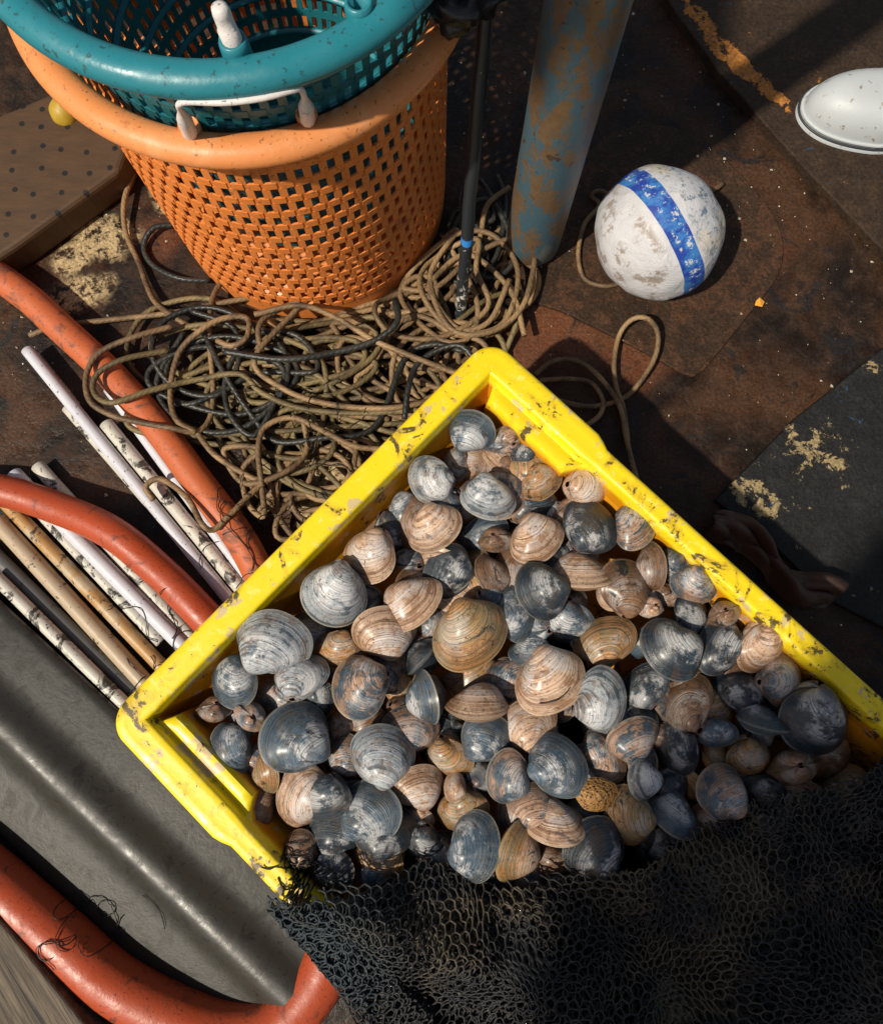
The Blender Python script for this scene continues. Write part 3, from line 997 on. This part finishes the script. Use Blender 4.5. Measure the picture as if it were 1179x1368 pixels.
traced([(715, 500), (735, 484), (760, 480), (785, 490), (810, 515), (828, 545), (835, 580), (842, 610), (850, 640)], .012, .0036, M_rope, 'thin rope curving from the crate corner down its outer side')
traced([(720, 508), (760, 506), (790, 512), (805, 535), (800, 555), (780, 570)], .01, .0034, M_rope, 'thin inner rope loop outside the crate corner')
traced([(730, 530), (775, 542), (810, 540), (838, 528), (858, 505), (875, 475), (878, 445), (865, 426), (845, 426), (828, 445), (820, 480), (822, 515), (832, 545), (838, 590)], [.008] * 4 + [.012, .02, .03, .035, .03, .02, .014, .01, .008, .008], .0036, M_rope, 'thin rope standing up in a tall oval loop below the buoy')
traced([(815, 262), (800, 255), (790, 262), (800, 275), (780, 300), (772, 340), (780, 372), (805, 382), (830, 378)], .01, .0034, M_rope, 'thin rope tucked round the left side of the white buoy')
traced([(930, 262), (955, 252), (965, 245)], .012, .0034, M_rope, 'frayed rope end sticking out behind the buoy')

# inside of the heap: longer ropes laid down in random bights
hr = random.Random(21)
zones = [(420, 500, 190, 90), (600, 410, 90, 120), (310, 500, 110, 80), (500, 450, 150, 60), (640, 310, 45, 80), (420, 640, 95, 75), (400, 560, 150, 80), (550, 500, 100, 80)]
for k in range(11):
    dark = k % 6 == 4
    Z = zones[k % len(zones)]
    P = []; ang = hr.random() * 6.28
    cx, cy = Z[0], Z[1]
    for i in range(34):
        if i % 6 == 0:
            cx = Z[0] + hr.uniform(-.55, .55) * Z[2]; cy = Z[1] + hr.uniform(-.55, .55) * Z[3]
            ra = Z[2] * hr.uniform(.45, .9); rb = Z[3] * hr.uniform(.35, .95); rot = hr.uniform(-.5, .5)
        ang += hr.uniform(.75, 1.15) * (1 if k % 2 else -1)
        x = cx + ra * math.cos(ang) * math.cos(rot) - rb * math.sin(ang) * math.sin(rot)
        y = cy + ra * math.cos(ang) * math.sin(rot) + rb * math.sin(ang) * math.cos(rot)
        z = .006 + .0028 * (k % 15) + hr.uniform(0, .008)
        w = at(x, y, z)
        # stay off the basket foot
        d = Vector((w.x - BASE_C.x, w.y - BASE_C.y, 0))
        if d.length < .21: w = Vector((BASE_C.x, BASE_C.y, w.z * .5)) + d.normalized() * .21
        P.append(w)
    ropeobj(crom(P, .006), RR, M_roped if dark else (M_rope if k % 2 else M_rope2),
            'black rope buried in the coils between basket and crate' if dark else 'tan rope coiled in the heap between basket and crate',
            'black ropes inside the heap' if dark else 'tan ropes inside the heap')

# dark hair-like strands
hs = random.Random(5)


# ------------------------------------------------------------------ brown rubber flap beside the crate
b = MB(); NX, NY = 50, 26
pa, pb = at(945, 700, .02), at(1110, 800, .02)
ax = (pb - pa); Lr = ax.length; ax.normalize(); ay = Vector((-ax.y, ax.x, 0))
for i in range(NX + 1):
    for j in range(NY + 1):
        u = i / NX; v = j / NY
        w_ = .04 + .012 * math.sin(u * 9)
        p = pa + ax * (u * Lr) + ay * ((v - .5) * w_ + .012 * math.sin(u * 7))
        z = .008 + .03 * abs(mnoise.noise(Vector((u * 5.2, v * 3.2, 1.3)))) + .004 * abs(mnoise.noise(Vector((u * 14, v * 9, 3)))) + .02 * math.sin(v * PI) + .01 * max(0, math.sin(u * 9 + v * 5))
        b.v.append((p.x, p.y, z))
for i in range(NX):
    for j in range(NY):
        a = i * (NY + 1) + j
        b.f.append((a, a + NY + 1, a + NY + 2, a + 1)); b.uv.append([(0, 0)] * 4)
o = fixn(b.build('rubber_glove', M_rubber, loc=pa)); md = o.modifiers.new('thick', 'SOLIDIFY'); md.thickness = .002
o.name = 'rubber_sheet'
tag(o, 'folded reddish brown rubber sheet on the deck beside the crate', 'sheet')

# orange chip, pale chips
b = MB(); p = at(1013, 406, .006)
b.add([p + Vector(q) for q in ((-.006, -.002, 0), (.004, -.005, .001), (.007, .002, .003), (0, .008, .004), (-.004, .004, .001), (0, 0, .006))], [(0, 1, 5), (1, 2, 5), (2, 3, 5), (3, 4, 5), (4, 0, 5), (4, 3, 2, 1, 0)])
tag(b.build('paint_chip', mat_simple('chip', (.75, .33, .04), .5), smooth=False), 'small bright orange paint chip below the buoy', 'chip')
dr = random.Random(3); b = MB()
for k in range(420):
    x, y = (dr.uniform(660, 1170), dr.uniform(-10, 560)) if k % 3 else (dr.uniform(0, 480), dr.uniform(240, 720))
    p = at(x, y, .0065 if k % 3 else .001); s_ = dr.choice((.0004, .0005, .0006, .0008, .0009, .0012, .0026)); a = dr.random() * 6.28
    q = [p + Vector((s_ * math.cos(a + t_) * dr.uniform(.6, 1.4), s_ * math.sin(a + t_) * dr.uniform(.6, 1.4), 0)) for t_ in (0, 1.4, 2.9, 4.5)]
    b.add(q + [p + Vector((0, 0, s_ * .9))], [(0, 1, 4), (1, 2, 4), (2, 3, 4), (3, 0, 4)])
tag(b.build('shell_debris', mat_simple('shell_grit', (.42, .36, .28), .5, 400, .8), smooth=False), 'tiny pale crumbs of shell and paint scattered over the deck', 'debris', kind='stuff')


# ------------------------------------------------------------------ clams
def valve_mesh(variant, side):
    g = random.Random(100 + variant)
    hx = .5; hy = .43 * g.uniform(.92, 1.06)
    ox = g.uniform(.06, .15); k_ = g.uniform(.8, .96); tri = g.uniform(.03, .12); wob = [g.uniform(-.012, .012) for _ in range(4)]
    NS, NP = 40, 60
    out = []
    for p in range(NP):
        a = 2 * PI * p / NP + PI / 2
        x = hx * math.cos(a); y = hy * math.sin(a)
        x *= 1 - tri * (y / hy) * (1 if y > 0 else .35)
        r = 1 + wob[0] * math.cos(3 * a) + wob[1] * math.sin(4 * a) + wob[2] * math.cos(5 * a)
        out.append((x * r, y * r))
    # origin of the coil at the top of the outline
    oy = max(q[1] for q in out) - .004
    vs = []; fs = []; uv = []
    for i in range(NS):
        s = .07 + .93 * (i / (NS - 1)) ** .9
        th = k_ * math.log(1 / s)
        wr = 1 + .004 * math.sin(s * 41 + variant) * s
        for (x, y) in out:
            X = (x - ox) * s ** .86 * wr; Y = (y - oy) * s * wr; Z = 0
            Y2 = Y * math.cos(th); Z2 = -Y * math.sin(th)
            X2 = X + ox + .05 * (1 - s) ** 2
            vs.append((X2, Y2 + oy - .0 * s, (Z2 * 1.12 + .0035 * (1 - s) + .002) * side))
    for i in range(NS - 1):
        for p in range(NP):
            q = (p + 1) % NP
            f = (i * NP + p, i * NP + q, (i + 1) * NP + q, (i + 1) * NP + p)
            u0, u1 = i, i + 1
            s0 = .07 + .93 * (i / (NS - 1)) ** .9; s1 = .07 + .93 * ((i + 1) / (NS - 1)) ** .9
            uu = [(p / NP, s0), ((p + 1) / NP, s0), ((p + 1) / NP, s1), (p / NP, s1)]
            if side < 0: f = f[::-1]; uu = uu[::-1]
            fs.append(f); uv.append(uu)
    b = MB(); b.add(vs, fs, uv)
    me = bpy.data.meshes.new('shell_half')
    me.from_pydata([(x * .07, y * .07, z * .07) for x, y, z in b.v], [], b.f)
    l = me.uv_layers.new(name='UVMap'); k = 0
    for pu in b.uv:
        for q in pu: l.data[k].uv = q; k += 1
    for p in me.polygons: p.use_smooth = True
    me.update()
    return me


BASEM = {(v, s): valve_mesh(v, s) for v in range(8) for s in (1, -1)}
TYPED = {}


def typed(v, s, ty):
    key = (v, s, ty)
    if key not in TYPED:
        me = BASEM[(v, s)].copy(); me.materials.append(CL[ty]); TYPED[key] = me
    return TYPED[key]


crnd = random.Random(11)
HCG = 'clams heaped in the yellow crate'


def clam(px, py, z, L, ua, roll, ty, label, group=HCG, pitch=0., ty2=None):
    """L: length in pixels, ua: which way the hinge points in the picture, roll: 0 lies on its side, 90 hinge up"""
    c = at(px, py, z)
    root = empty('clam', c)
    s = L * 1.03 * (CAMZ - z) / FPX / .07
    mir = crnd.choice((-1, 1))
    Mx = Matrix.Rotation(R(ua - 90), 3, 'Z') @ Matrix.Rotation(R(roll), 3, 'X') @ Matrix.Rotation(R(pitch), 3, 'Y')
    root.rotation_euler = Mx.to_euler()
    wy = crnd.uniform(.84, 1.04)
    root.scale = (s * mir, s * wy, s * crnd.uniform(.95, 1.15))
    v = crnd.randrange(8)
    for sd in (1, -1):
        o = bpy.data.objects.new('shell_half', typed(v, sd, ty if sd == 1 or not ty2 else ty2))
        COL.objects.link(o); o.parent = root
    return tag(root, label, 'clam', group)


ZL = {0: .143, 1: .156, 2: .168, 3: .18, 4: .192}
# px py length hinge-direction roll tone level label
CT = """
630 575 68 -95 -35 S 3 upright slate clam in the top corner of the crate
671 586 60 -62 48 M 2 two-toned clam with pink hinge knobs next to the upright slate one
575 642 71 25 5 W 3 white clam with a slate patch, first below the upright slate one along the left rim
607 622 54 15 10 M 1 slate and tan clam tucked behind the white one near the rim
652 666 76 75 0 W 3 round white clam with slate shoulder high in the heap
667 628 52 90 50 B 0 dark brown clam shadowed behind the round white one
721 645 62 120 8 O 2 brown ringed clam below the moulded block of the crate
788 650 76 165 22 T 2 pinkish tan oval clam touching the upper right wall
541 683 58 115 -12 S 1 grey fan-ridged clam half under a large tan one
580 706 81 115 4 T 3 large tan clam with grey margin just below the white and slate one
493 744 79 85 -4 T 3 flat beige round clam with a dark crack
598 764 76 -28 12 D 2 slate blue clam with twin hinge knobs on its right
632 718 52 60 25 S 0 narrow slate clam below the round white one
665 724 58 88 58 B 1 reddish clam showing two hinge knobs in the gap
655 769 60 20 -48 B 2 small brown clam on edge with dark seam
716 721 78 130 -6 T 3 plain pinkish tan clam with golden margin
698 680 48 200 30 B 0 rusty brown clam deep between the round white and the ringed ones
787 703 82 215 14 D 3 dark clam with a bright white belly
777 768 86 70 -52 T 3 long cream clam on edge with a blue fleck
722 789 80 30 -14 D 4 dark blue finely ringed clam in the upper middle
690 819 76 175 30 S 2 tall slate clam overlapped by the dark blue ringed one
551 806 88 125 -16 T 3 cream clam with orange lower edge left of the middle
513 843 86 -100 -40 T 3 tan clam with a dark seam down its right side
627 848 106 128 -12 O 4 largest golden clam with dark blotches
567 877 62 -65 -82 D 2 black wedge clam with a white seam
571 931 70 170 -58 S 3 small bluish clam lying open sideways
637 943 82 75 -66 T 4 cream and gold clam on edge with dark spots
530 915 50 0 20 O 0 orange buff clam behind the small bluish one
612 906 48 90 30 B 0 brown clam neck-deep under the largest golden one
678 899 72 -60 24 M 1 grey tan clam with a silvery end
734 910 96 130 -20 T 4 long bright cream clam right of the middle
703 962 80 -60 16 T 2 tan clam with a black curved mark
650 985 70 -120 -14 S 3 smooth slate oval below the cream and gold one
678 1037 68 -15 6 M 4 mauve ringed clam low in the middle
745 1023 84 -150 -6 S 4 steel blue clam with swirling rings
548 973 74 -85 12 M 2 grey brown clam pointing its hinge down
511 1008 84 -105 -4 W 4 large cream clam with blue rings along one side
558 1049 68 -95 -30 T 3 grey tan pointed oval beside the large cream one
600 1013 64 100 34 O 2 crumbly orange shell in the middle of the heap
607 1051 38 -10 6 T 3 smallest tan clam under the crumbly orange one
602 970 48 40 55 D 0 black speckled clam in a hollow
640 1030 62 -160 40 D 1 dark clam edge behind the mauve ringed one
757 832 78 75 38 S 1 slate crescent under the dark blue ringed clam
802 934 88 185 -4 W 4 big silvery white clam with dark outer band
808 856 84 -80 14 O 2 ochre clam with a round bored hole
895 867 88 40 6 D 4 large navy clam with a pale blue flash
959 864 80 -25 -14 D 3 dark blue oval with a tan tip
1014 866 76 100 10 T 3 dusky tan clam against the right hand rim
1044 908 70 160 20 M 3 mottled pink and black clam under the dusky tan one
1086 964 104 60 14 D 4 biggest black clam at the edge of the photo
1019 965 68 80 -62 S 4 thin gaping grey clam
987 920 68 -110 20 D 2 black clam with orange hinge
862 916 70 -60 26 D 3 black clam with tan flank below the navy one
916 940 84 -50 36 B 2 golden brown shaggy clam
957 980 52 100 -6 S 3 small dark clam with pale rings
844 985 74 -75 -16 M 3 pinkish grey ringed clam with a pink hinge
806 1010 72 200 4 M 2 grey green clam under the pinkish grey one
903 1000 70 15 16 D 2 dull black brown clam right of the pinkish grey one
999 1012 62 78 10 O 2 olive clam with a pink hinge
1060 1024 72 85 58 B 2 brown clam with rosy seam near the net
857 1041 54 30 -10 W 4 small white clam with a pink knob
962 1057 76 -75 -2 M 4 broad grey green clam with pink hinge spiral
900 1050 66 150 24 D 1 blue black clam between two pink hinged ones
839 1088 74 20 14 O 3 rusty orange clam with black dots
900 1091 68 55 -26 S 3 striped slate clam standing on its edge near the net
951 1098 62 90 12 B 2 dark brown clam half hidden by the net
1020 1062 64 40 20 D 1 blackish clam behind the net edge on the right
740 1100 80 70 -34 T 3 pinkish tan clam on edge with dark seam by the net
793 1134 84 -40 10 D 3 slate blue clam with pale rim half under the net
847 705 70 150 -26 M 3 dark and pink clam beside the upper right wall
871 756 64 178 -62 B 3 brown striped clam on edge
899 755 62 0 52 D 2 dark slate clam pressed to the striped one
926 781 62 65 20 M 3 green grey clam against the right wall
968 821 54 88 60 B 3 heart-shaped brown clam with hinge towards the sky
834 783 80 -105 6 B 3 brown clam with many dark rings
864 812 44 80 66 T 2 small pink and tan clam split by its seam
893 798 48 100 20 B 1 small brown clam in the gap by the striped one
923 820 60 200 32 D 2 dark brown clam with tan edge
367 858 98 -110 -18 W 4 long silver grey clam nearest the left rim
314 912 74 55 -6 S 3 slate clam with fine yellow rim in the left corner
285 950 48 75 62 B 2 knobbly brown clam deepest in the left corner
333 956 56 60 58 M 3 grey tan clam split by a seam
403 902 74 -90 12 W 3 pale pink clam with a slate corner
375 935 68 60 14 M 1 grey gold ringed clam under the pale pink one
452 870 64 92 22 O 2 orange brown clam with dark crown
447 795 88 60 -4 W 4 brightest white clam beside the left rim
416 840 62 -80 14 M 1 grey clam under the brightest white one
480 918 84 10 -4 M 4 big grey and tan clam with dark shadowy lower edge
428 936 52 150 22 D 2 small dark clam with silver crown
394 985 92 -45 -4 S 4 big steel grey clam with sharp outer rim
309 1002 70 20 -18 S 3 dark slate clam low by the left wall block
358 1031 54 170 -24 O 3 round buff orange clam
344 1078 64 -35 -28 B 2 rosy brown clam on the crate floor side
434 1067 76 100 4 D 4 dark polished clam lying on a ringed tan one
404 1062 88 -20 0 T 3 ringed tan clam under the dark polished one
448 1112 68 -90 -20 D 3 flat dark clam under the polished one
496 1084 82 -110 4 S 4 slate clam with a white face
514 1110 80 -80 8 D 3 charcoal clam behind the white faced one
503 1143 78 80 6 O 2 orange ringed dark clam at the net edge
398 1137 58 -55 20 B 3 veined brown clam in the lower corner
444 1163 62 100 6 D 3 wet black clam half under the net
563 1126 60 60 20 D 2 shiny black clam at the net edge
635 1129 84 175 -4 S 4 large blue grey scalloped clam at the net edge
687 1136 78 0 -38 O 3 gold and black ringed clam behind the blue grey one
618 1082 68 110 14 O 2 rust orange clam above the large blue grey one
700 1078 76 -60 8 M 2 slate and tan clam between the mauve and steel blue ones
561 1092 40 60 30 T 1 little buff lump between charcoal and rust clams
497 1168 38 90 -10 S 3 sliver of slate clam poking from the net
458 1009 62 -70 20 M 2 brown pink clam with grey lip
412 1024 50 45 30 O 1 orange clam between the steel grey and ringed tan ones
478 963 54 -60 26 D 0 dark clam under the big grey and tan one
452 976 54 110 24 B 1 brown clam between the steel and cream ones
528 713 72 140 10 D 0 black clam in shadow under the large tan one
546 745 64 -70 46 D 0 black clam on edge behind the beige round one
698 607 38 30 30 D 2 tiny black and orange clam by the crate block
740 694 62 60 6 S 0 slate ring showing behind the tan and golden one
762 714 52 20 22 T 0 tan clam under the white bellied one
745 1152 62 100 16 B 1 dark brown clam under the net behind the gold ringed one
884 1132 62 60 20 D 1 black clam barely showing at the net edge
"""
ROWS = []
for ln in CT.strip().splitlines():
    w = ln.split(' ', 7)
    ROWS.append((float(w[0]), float(w[1]), float(w[2]), float(w[3]), float(w[4]), w[5], int(w[6]), w[7]))
for (x, y, L, ua, ro, ty, lv, lab) in ROWS:
    clam(x, y, ZL[lv], L, ua + crnd.uniform(-6, 6), ro + crnd.uniform(-18, 18), ty, lab, pitch=crnd.uniform(-24, 24))

# clams buried lower in the heap, and those under the net
FG = 'clams buried deeper in the heap'
fr = random.Random(77); pos = []


def inside(u, v, m=.065): return m < u < WA - m and m < v < LB - m


for lvl, zz, cnt, dmin in ((0, .15, 166, .034), (1, .1, 8, .1)):
    pos = []; tries = 0
    while len(pos) < cnt and tries < 6000:
        tries += 1
        u, v = fr.uniform(0, WA), fr.uniform(0, LB)
        if not inside(u, v, .072 + .01 * lvl): continue
        if any((u - a) ** 2 + (v - c_) ** 2 < dmin ** 2 for a, c_ in pos): continue
        pos.append((u, v))
    for (u, v) in pos:
        w = crate_xy(u, v)
        root = empty('clam', (w.x, w.y, zz + fr.uniform(-.006, .012)))
        s = fr.uniform(.6, .95)
        root.scale = (s, s, s)
        root.rotation_euler = (R(fr.uniform(-60, 60)), R(fr.uniform(-20, 20)), fr.uniform(0, 6.28))
        ty = fr.choice('BBDDOTMS'); vv = fr.randrange(8)
        for sd in (1, -1):
            o = bpy.data.objects.new('shell_half', typed(vv, sd, ty)); COL.objects.link(o); o.parent = root
        tag(root, 'clam buried in the heap, only a sliver of shell showing between upper ones', 'clam', FG)

# ochre sponge-like fragment
b = MB(); fc = at(797, 1063, .2)
for i in range(15):
    for k in range(30):
        rr_ = .019 * i / 14; a = 2 * PI * k / 30
        z = .012 * math.cos(i / 14 * PI * .52) + .0016 * mnoise.noise(Vector((math.cos(a) * i * .5, math.sin(a) * i * .5, 0)))
        b.v.append((fc.x + rr_ * math.cos(a) * 1.2 * (1 + .12 * math.sin(3 * a)), fc.y + rr_ * math.sin(a) * .9, fc.z - .006 + z))
for i in range(14):
    for k in range(30):
        b.f.append((i * 30 + k, (i + 1) * 30 + k, (i + 1) * 30 + (k + 1) % 30, i * 30 + (k + 1) % 30)); b.uv.append([(0, 0)] * 4)
tt = NT('amber_pitted'); P = tt.coord('Object'); vv_ = tt.voro(P, 330)
cc = tt.mix(tt.ramp(vv_, .25, .4), (.03, .015, .006), (.3, .15, .04))
sp = b.build('sponge_fragment', tt.out(cc, .5, tt.bump(vv_, .8, .002)), loc=fc)
tag(sp, 'amber pitted sponge fragment among the clams near the net', 'sponge')


# ------------------------------------------------------------------ net
NETE = [(300, 1215), (378, 1196), (440, 1180), (520, 1172), (572, 1152), (640, 1178), (700, 1190), (760, 1172), (860, 1158), (900, 1128), (980, 1102), (1050, 1062), (1110, 1046), (1200, 1010), (1330, 960)]
NETW = [at(x, y, .215) for x, y in NETE]


def net_top(x):
    for i in range(len(NETW) - 1):
        a, b_ = NETW[i], NETW[i + 1]
        if a.x <= x <= b_.x: return a.y + (b_.y - a.y) * (x - a.x) / (b_.x - a.x)
    return NETW[0].y if x < NETW[0].x else NETW[-1].y


LEFT0 = at(372, 1200, .2); LEFT1 = at(560, 1400, .2)


def net_z(x, y, layer):
    p = Vector((x, y, 0)) - A_
    u = p.dot(e1)                       # past WA the net hangs over the crate side
    z = .214 + .022 * mnoise.noise(Vector((x * 7, y * 7, layer * .3))) + .016 * mnoise.noise(Vector((x * 20, y * 20, layer * .4)))
    # long soft folds
    z += .012 * math.sin((x * .5 + y * 1.0) * 38 + 3 * mnoise.noise(Vector((x * 4, y * 4, 2))))
    z += .026 * math.exp(-((y + .42 - .18 * x) / .04) ** 2) + .02 * math.exp(-((y + .3 + .35 * x) / .025) ** 2)
    over = u - (WA + .002)
    if over > 0: z -= min(.15, over * over * 60 + over * .6)
    rimz = .2085 + (5 - layer) * .0022
    d = net_top(x) - y
    z -= .012 * (1 - sstep(0, .03, d))
    z -= layer * .006
    return max(z, rimz) if -.04 < u - WA <= .004 else (max(z, rimz - (u - WA) * 3) if u > WA else z)


nb_ = random.Random(9)
net_root = empty('mesh_net', at(750, 1280, .2))
tag(net_root, 'black plastic honeycomb mesh net draped over the lower clams and crate', 'net')
for layer in range(6):
    verts = {}; edges = set(); b = MB()
    cs = .0056 if layer < 3 else .0047
    th0 = (.15, -.35, .6, 1.0, .4, .8)[layer]
    dx = cs * math.sqrt(3); dy = cs * 1.5
    segs = []
    cw = Vector((.16, -.5, 0))
    for r_ in range(-80, 81):
        for q_ in range(-92, 93):
            cx = (q_ + (.5 if r_ % 2 else 0)) * dx; cy = r_ * dy
            for k in range(3):
                a0 = R(30 + 60 * k); a1 = R(30 + 60 * (k + 1))
                segs.append(((cx + cs * math.cos(a0), cy + cs * math.sin(a0)), (cx + cs * math.cos(a1), cy + cs * math.sin(a1))))

    def mp(p):
        x = p[0] * math.cos(th0) - p[1] * math.sin(th0) + cw.x; y = p[0] * math.sin(th0) + p[1] * math.cos(th0) + cw.y
        n1 = mnoise.noise(Vector((x * 9, y * 9, layer * 5))); n2 = mnoise.noise(Vector((x * 9 + 7, y * 9, layer * 5 + 3)))
        n3 = mnoise.noise(Vector((x * 60, y * 60, layer))); n4 = mnoise.noise(Vector((x * 60 + 9, y * 60, layer)))
        n5 = mnoise.noise(Vector((x * 24, y * 24, 3))); n6 = mnoise.noise(Vector((x * 24 + 5, y * 24, 8)))
        x += .022 * n1 + .010 * n5 + .003 * n3; y += .022 * n2 + .010 * n6 + .003 * n4
        return x, y
    for s0, s1 in segs:
        p0, p1 = mp(s0), mp(s1)
        if not (-.3 < p0[0] < .62 and -.78 < p0[1] < .2): continue
        inset = .004 * layer + .005 * mnoise.noise(Vector((p0[0] * 40, p0[1] * 40, layer)))
        if p0[1] > net_top(p0[0]) - inset: continue
        uo = (Vector((p0[0], p0[1], 0)) - A_).dot(e1) - WA
        if uo > .025 + .012 * mnoise.noise(Vector((p0[0] * 14, p0[1] * 14, 4))): continue
        if p0[0] < LEFT0.x - .004 + .008 * mnoise.noise(Vector((p0[1] * 50, layer, 0))): continue
        A3 = Vector((p0[0], p0[1], net_z(p0[0], p0[1], layer))); B3 = Vector((p1[0], p1[1], net_z(p1[0], p1[1], layer)))
        d = (B3 - A3)
        if d.length < 1e-5 or d.length > .03: continue
        if nb_.random() < .03: continue
        d.normalize(); s_ = d.cross(Vector((0, 0, 1))).normalized(); up = s_.cross(d)
        mid = (A3 + B3) / 2 + up * -.0004
        w0, w1 = (.00105 if layer < 3 else .0024) * nb_.uniform(.85, 1.4), (.0008 if layer < 3 else .0021) * nb_.uniform(.8, 1.35)
        vs = []
        for c_, w_ in ((A3, w0), (mid, w1), (B3, w0)):
            vs += [c_ + s_ * w_, c_ + up * w_ * 1.3, c_ - s_ * w_, c_ - up * w_ * 1.6]
        fs = []
        for i in range(2):
            for k in range(4): fs.append((i * 4 + k, i * 4 + (k + 1) % 4, i * 4 + 4 + (k + 1) % 4, i * 4 + 4 + k))
        b.add(vs, fs)
    b.build('mesh_layer', M_net, net_root).matrix_parent_inverse = Matrix.Translation(-net_root.location)

# ------------------------------------------------------------------ shade blockers: unseen canvas sheets added overhead to shade the right of the deck
SUN_AZ = Vector((-.8, -.6, 0)).normalized(); EL = R(52)
sun_dir = (SUN_AZ * math.cos(EL) + Vector((0, 0, math.sin(EL)))).normalized()


def toward_sun(p, z):
    return p + sun_dir * ((z - p.z) / sun_dir.z)


def add_blocker(name, pts, z, z0, label):
    q = [toward_sun(at(x, y, z0), z) for x, y in pts]
    b = MB(); b.slab(q, z, z + .004)
    return tag(fixn(b.build(name, mat_simple('canvas', (.2, .2, .19), .8), smooth=False, loc=q[0])), label, 'blocker')


add_blocker('shade_blocker', [(700, 1500), (735, 1210), (850, 1010), (960, 905), (1080, 870), (1250, 700), (1700, 900), (1700, 1700)], 2.0, .19, 'canvas awning stretched overhead, out of the photo, shading the lower right')

# ------------------------------------------------------------------ weed strands laid over what is beneath them
bpy.context.view_layer.update()
DG = bpy.context.evaluated_depsgraph_get()


def tangle(px, py, z, r, n_, label, turns=3, rad=.0006):
    b = MB(); c0_ = at(px, py, z)
    for k in range(n_):
        P = []; a = hs.random() * 6.28; x, y = px + hs.gauss(0, r * .45), py + hs.gauss(0, r * .45); cv = hs.uniform(-.5, .5)
        for i in range(int(7 * turns)):
            cv = max(-.42, min(.42, cv + hs.uniform(-.3, .3))); a += cv
            x += r * .16 * math.cos(a); y += r * .16 * math.sin(a)
            w = at(x, y, z)
            hit, loc, *_ = sc.ray_cast(DG, Vector((w.x, w.y, z + .06)), Vector((0, 0, -1)), distance=.3)
            P.append(Vector((w.x, w.y, (loc.z if hit else z) + .0008 + hs.random() * .0025)))
        b.tube(crom(P, .004), rad, 4)
    tag(b.build('seaweed_strands', M_hair, loc=c0_), label, 'seaweed')


tangle(102, 1250, .06, 26, 7, 'wiry dark tangle of strands on the thick orange hose')
tangle(430, 660, .03, 60, 16, 'fine dark strands over the rope rings beside the crate')
tangle(215, 890, .035, 36, 9, 'fine dark strands over the tan and ochre pipes', 2)
tangle(290, 655, .062, 28, 3, 'thin dark strands on the faded orange hose', 2)
tangle(402, 1160, .19, 20, 24, 'clump of black weed at the lower corner of the clam heap', 2, .0009)
tangle(175, 1150, .03, 60, 1, 'single dark strand lying across the grey tray', 1)
tangle(705, 975, .21, 50, 1, 'single dark thread over the clams in the middle', 1, .0006)

# ------------------------------------------------------------------ light
sun = bpy.data.objects.new('sun', bpy.data.lights.new('sun', 'SUN')); COL.objects.link(sun)
sun.data.energy = 4.6; sun.data.angle = R(1.3); sun.data.color = (1, .915, .77)
sun.rotation_euler = sun_dir.to_track_quat('Z', 'Y').to_euler()
add_blocker('shade_blocker', [(630, -120), (900, -120), (888, 60), (880, 150), (835, 190), (800, 120), (740, 108), (700, 160), (650, 170)], 1.9, .15, 'narrow canvas strip stretched overhead, out of the photo, shading the top of the post')  # unseen strip added overhead, shaped to shade the post and ground
add_blocker('shade_blocker', [(690, -260), (900, -260), (870, 95), (790, 110), (700, 140)], 1.8, .34, 'small canvas flap overhead, out of the photo, beside the narrow strip')  # second unseen piece, added to shade the upper post
wd = bpy.data.worlds.new('World'); sc.world = wd; wd.use_nodes = True
nt = wd.node_tree; bg = nt.nodes['Background']
sky = nt.nodes.new('ShaderNodeTexSky'); sky.sky_type = 'NISHITA'; sky.sun_disc = False
sky.sun_elevation = EL; sky.sun_rotation = math.atan2(sun_dir.x, sun_dir.y)
wm = nt.nodes.new('ShaderNodeMix'); wm.data_type = 'RGBA'; wm.blend_type = 'MULTIPLY'; wm.inputs[0].default_value = 1
nt.links.new(sky.outputs[0], wm.inputs[6]); wm.inputs[7].default_value = (1, .84, .68, 1)
nt.links.new(wm.outputs[2], bg.inputs[0]); bg.inputs[1].default_value = .1
sc.view_settings.view_transform = 'Standard'; sc.view_settings.look = 'None'
sc.view_settings.exposure = 0; sc.view_settings.gamma = 1
sc.cycles.use_denoising = True
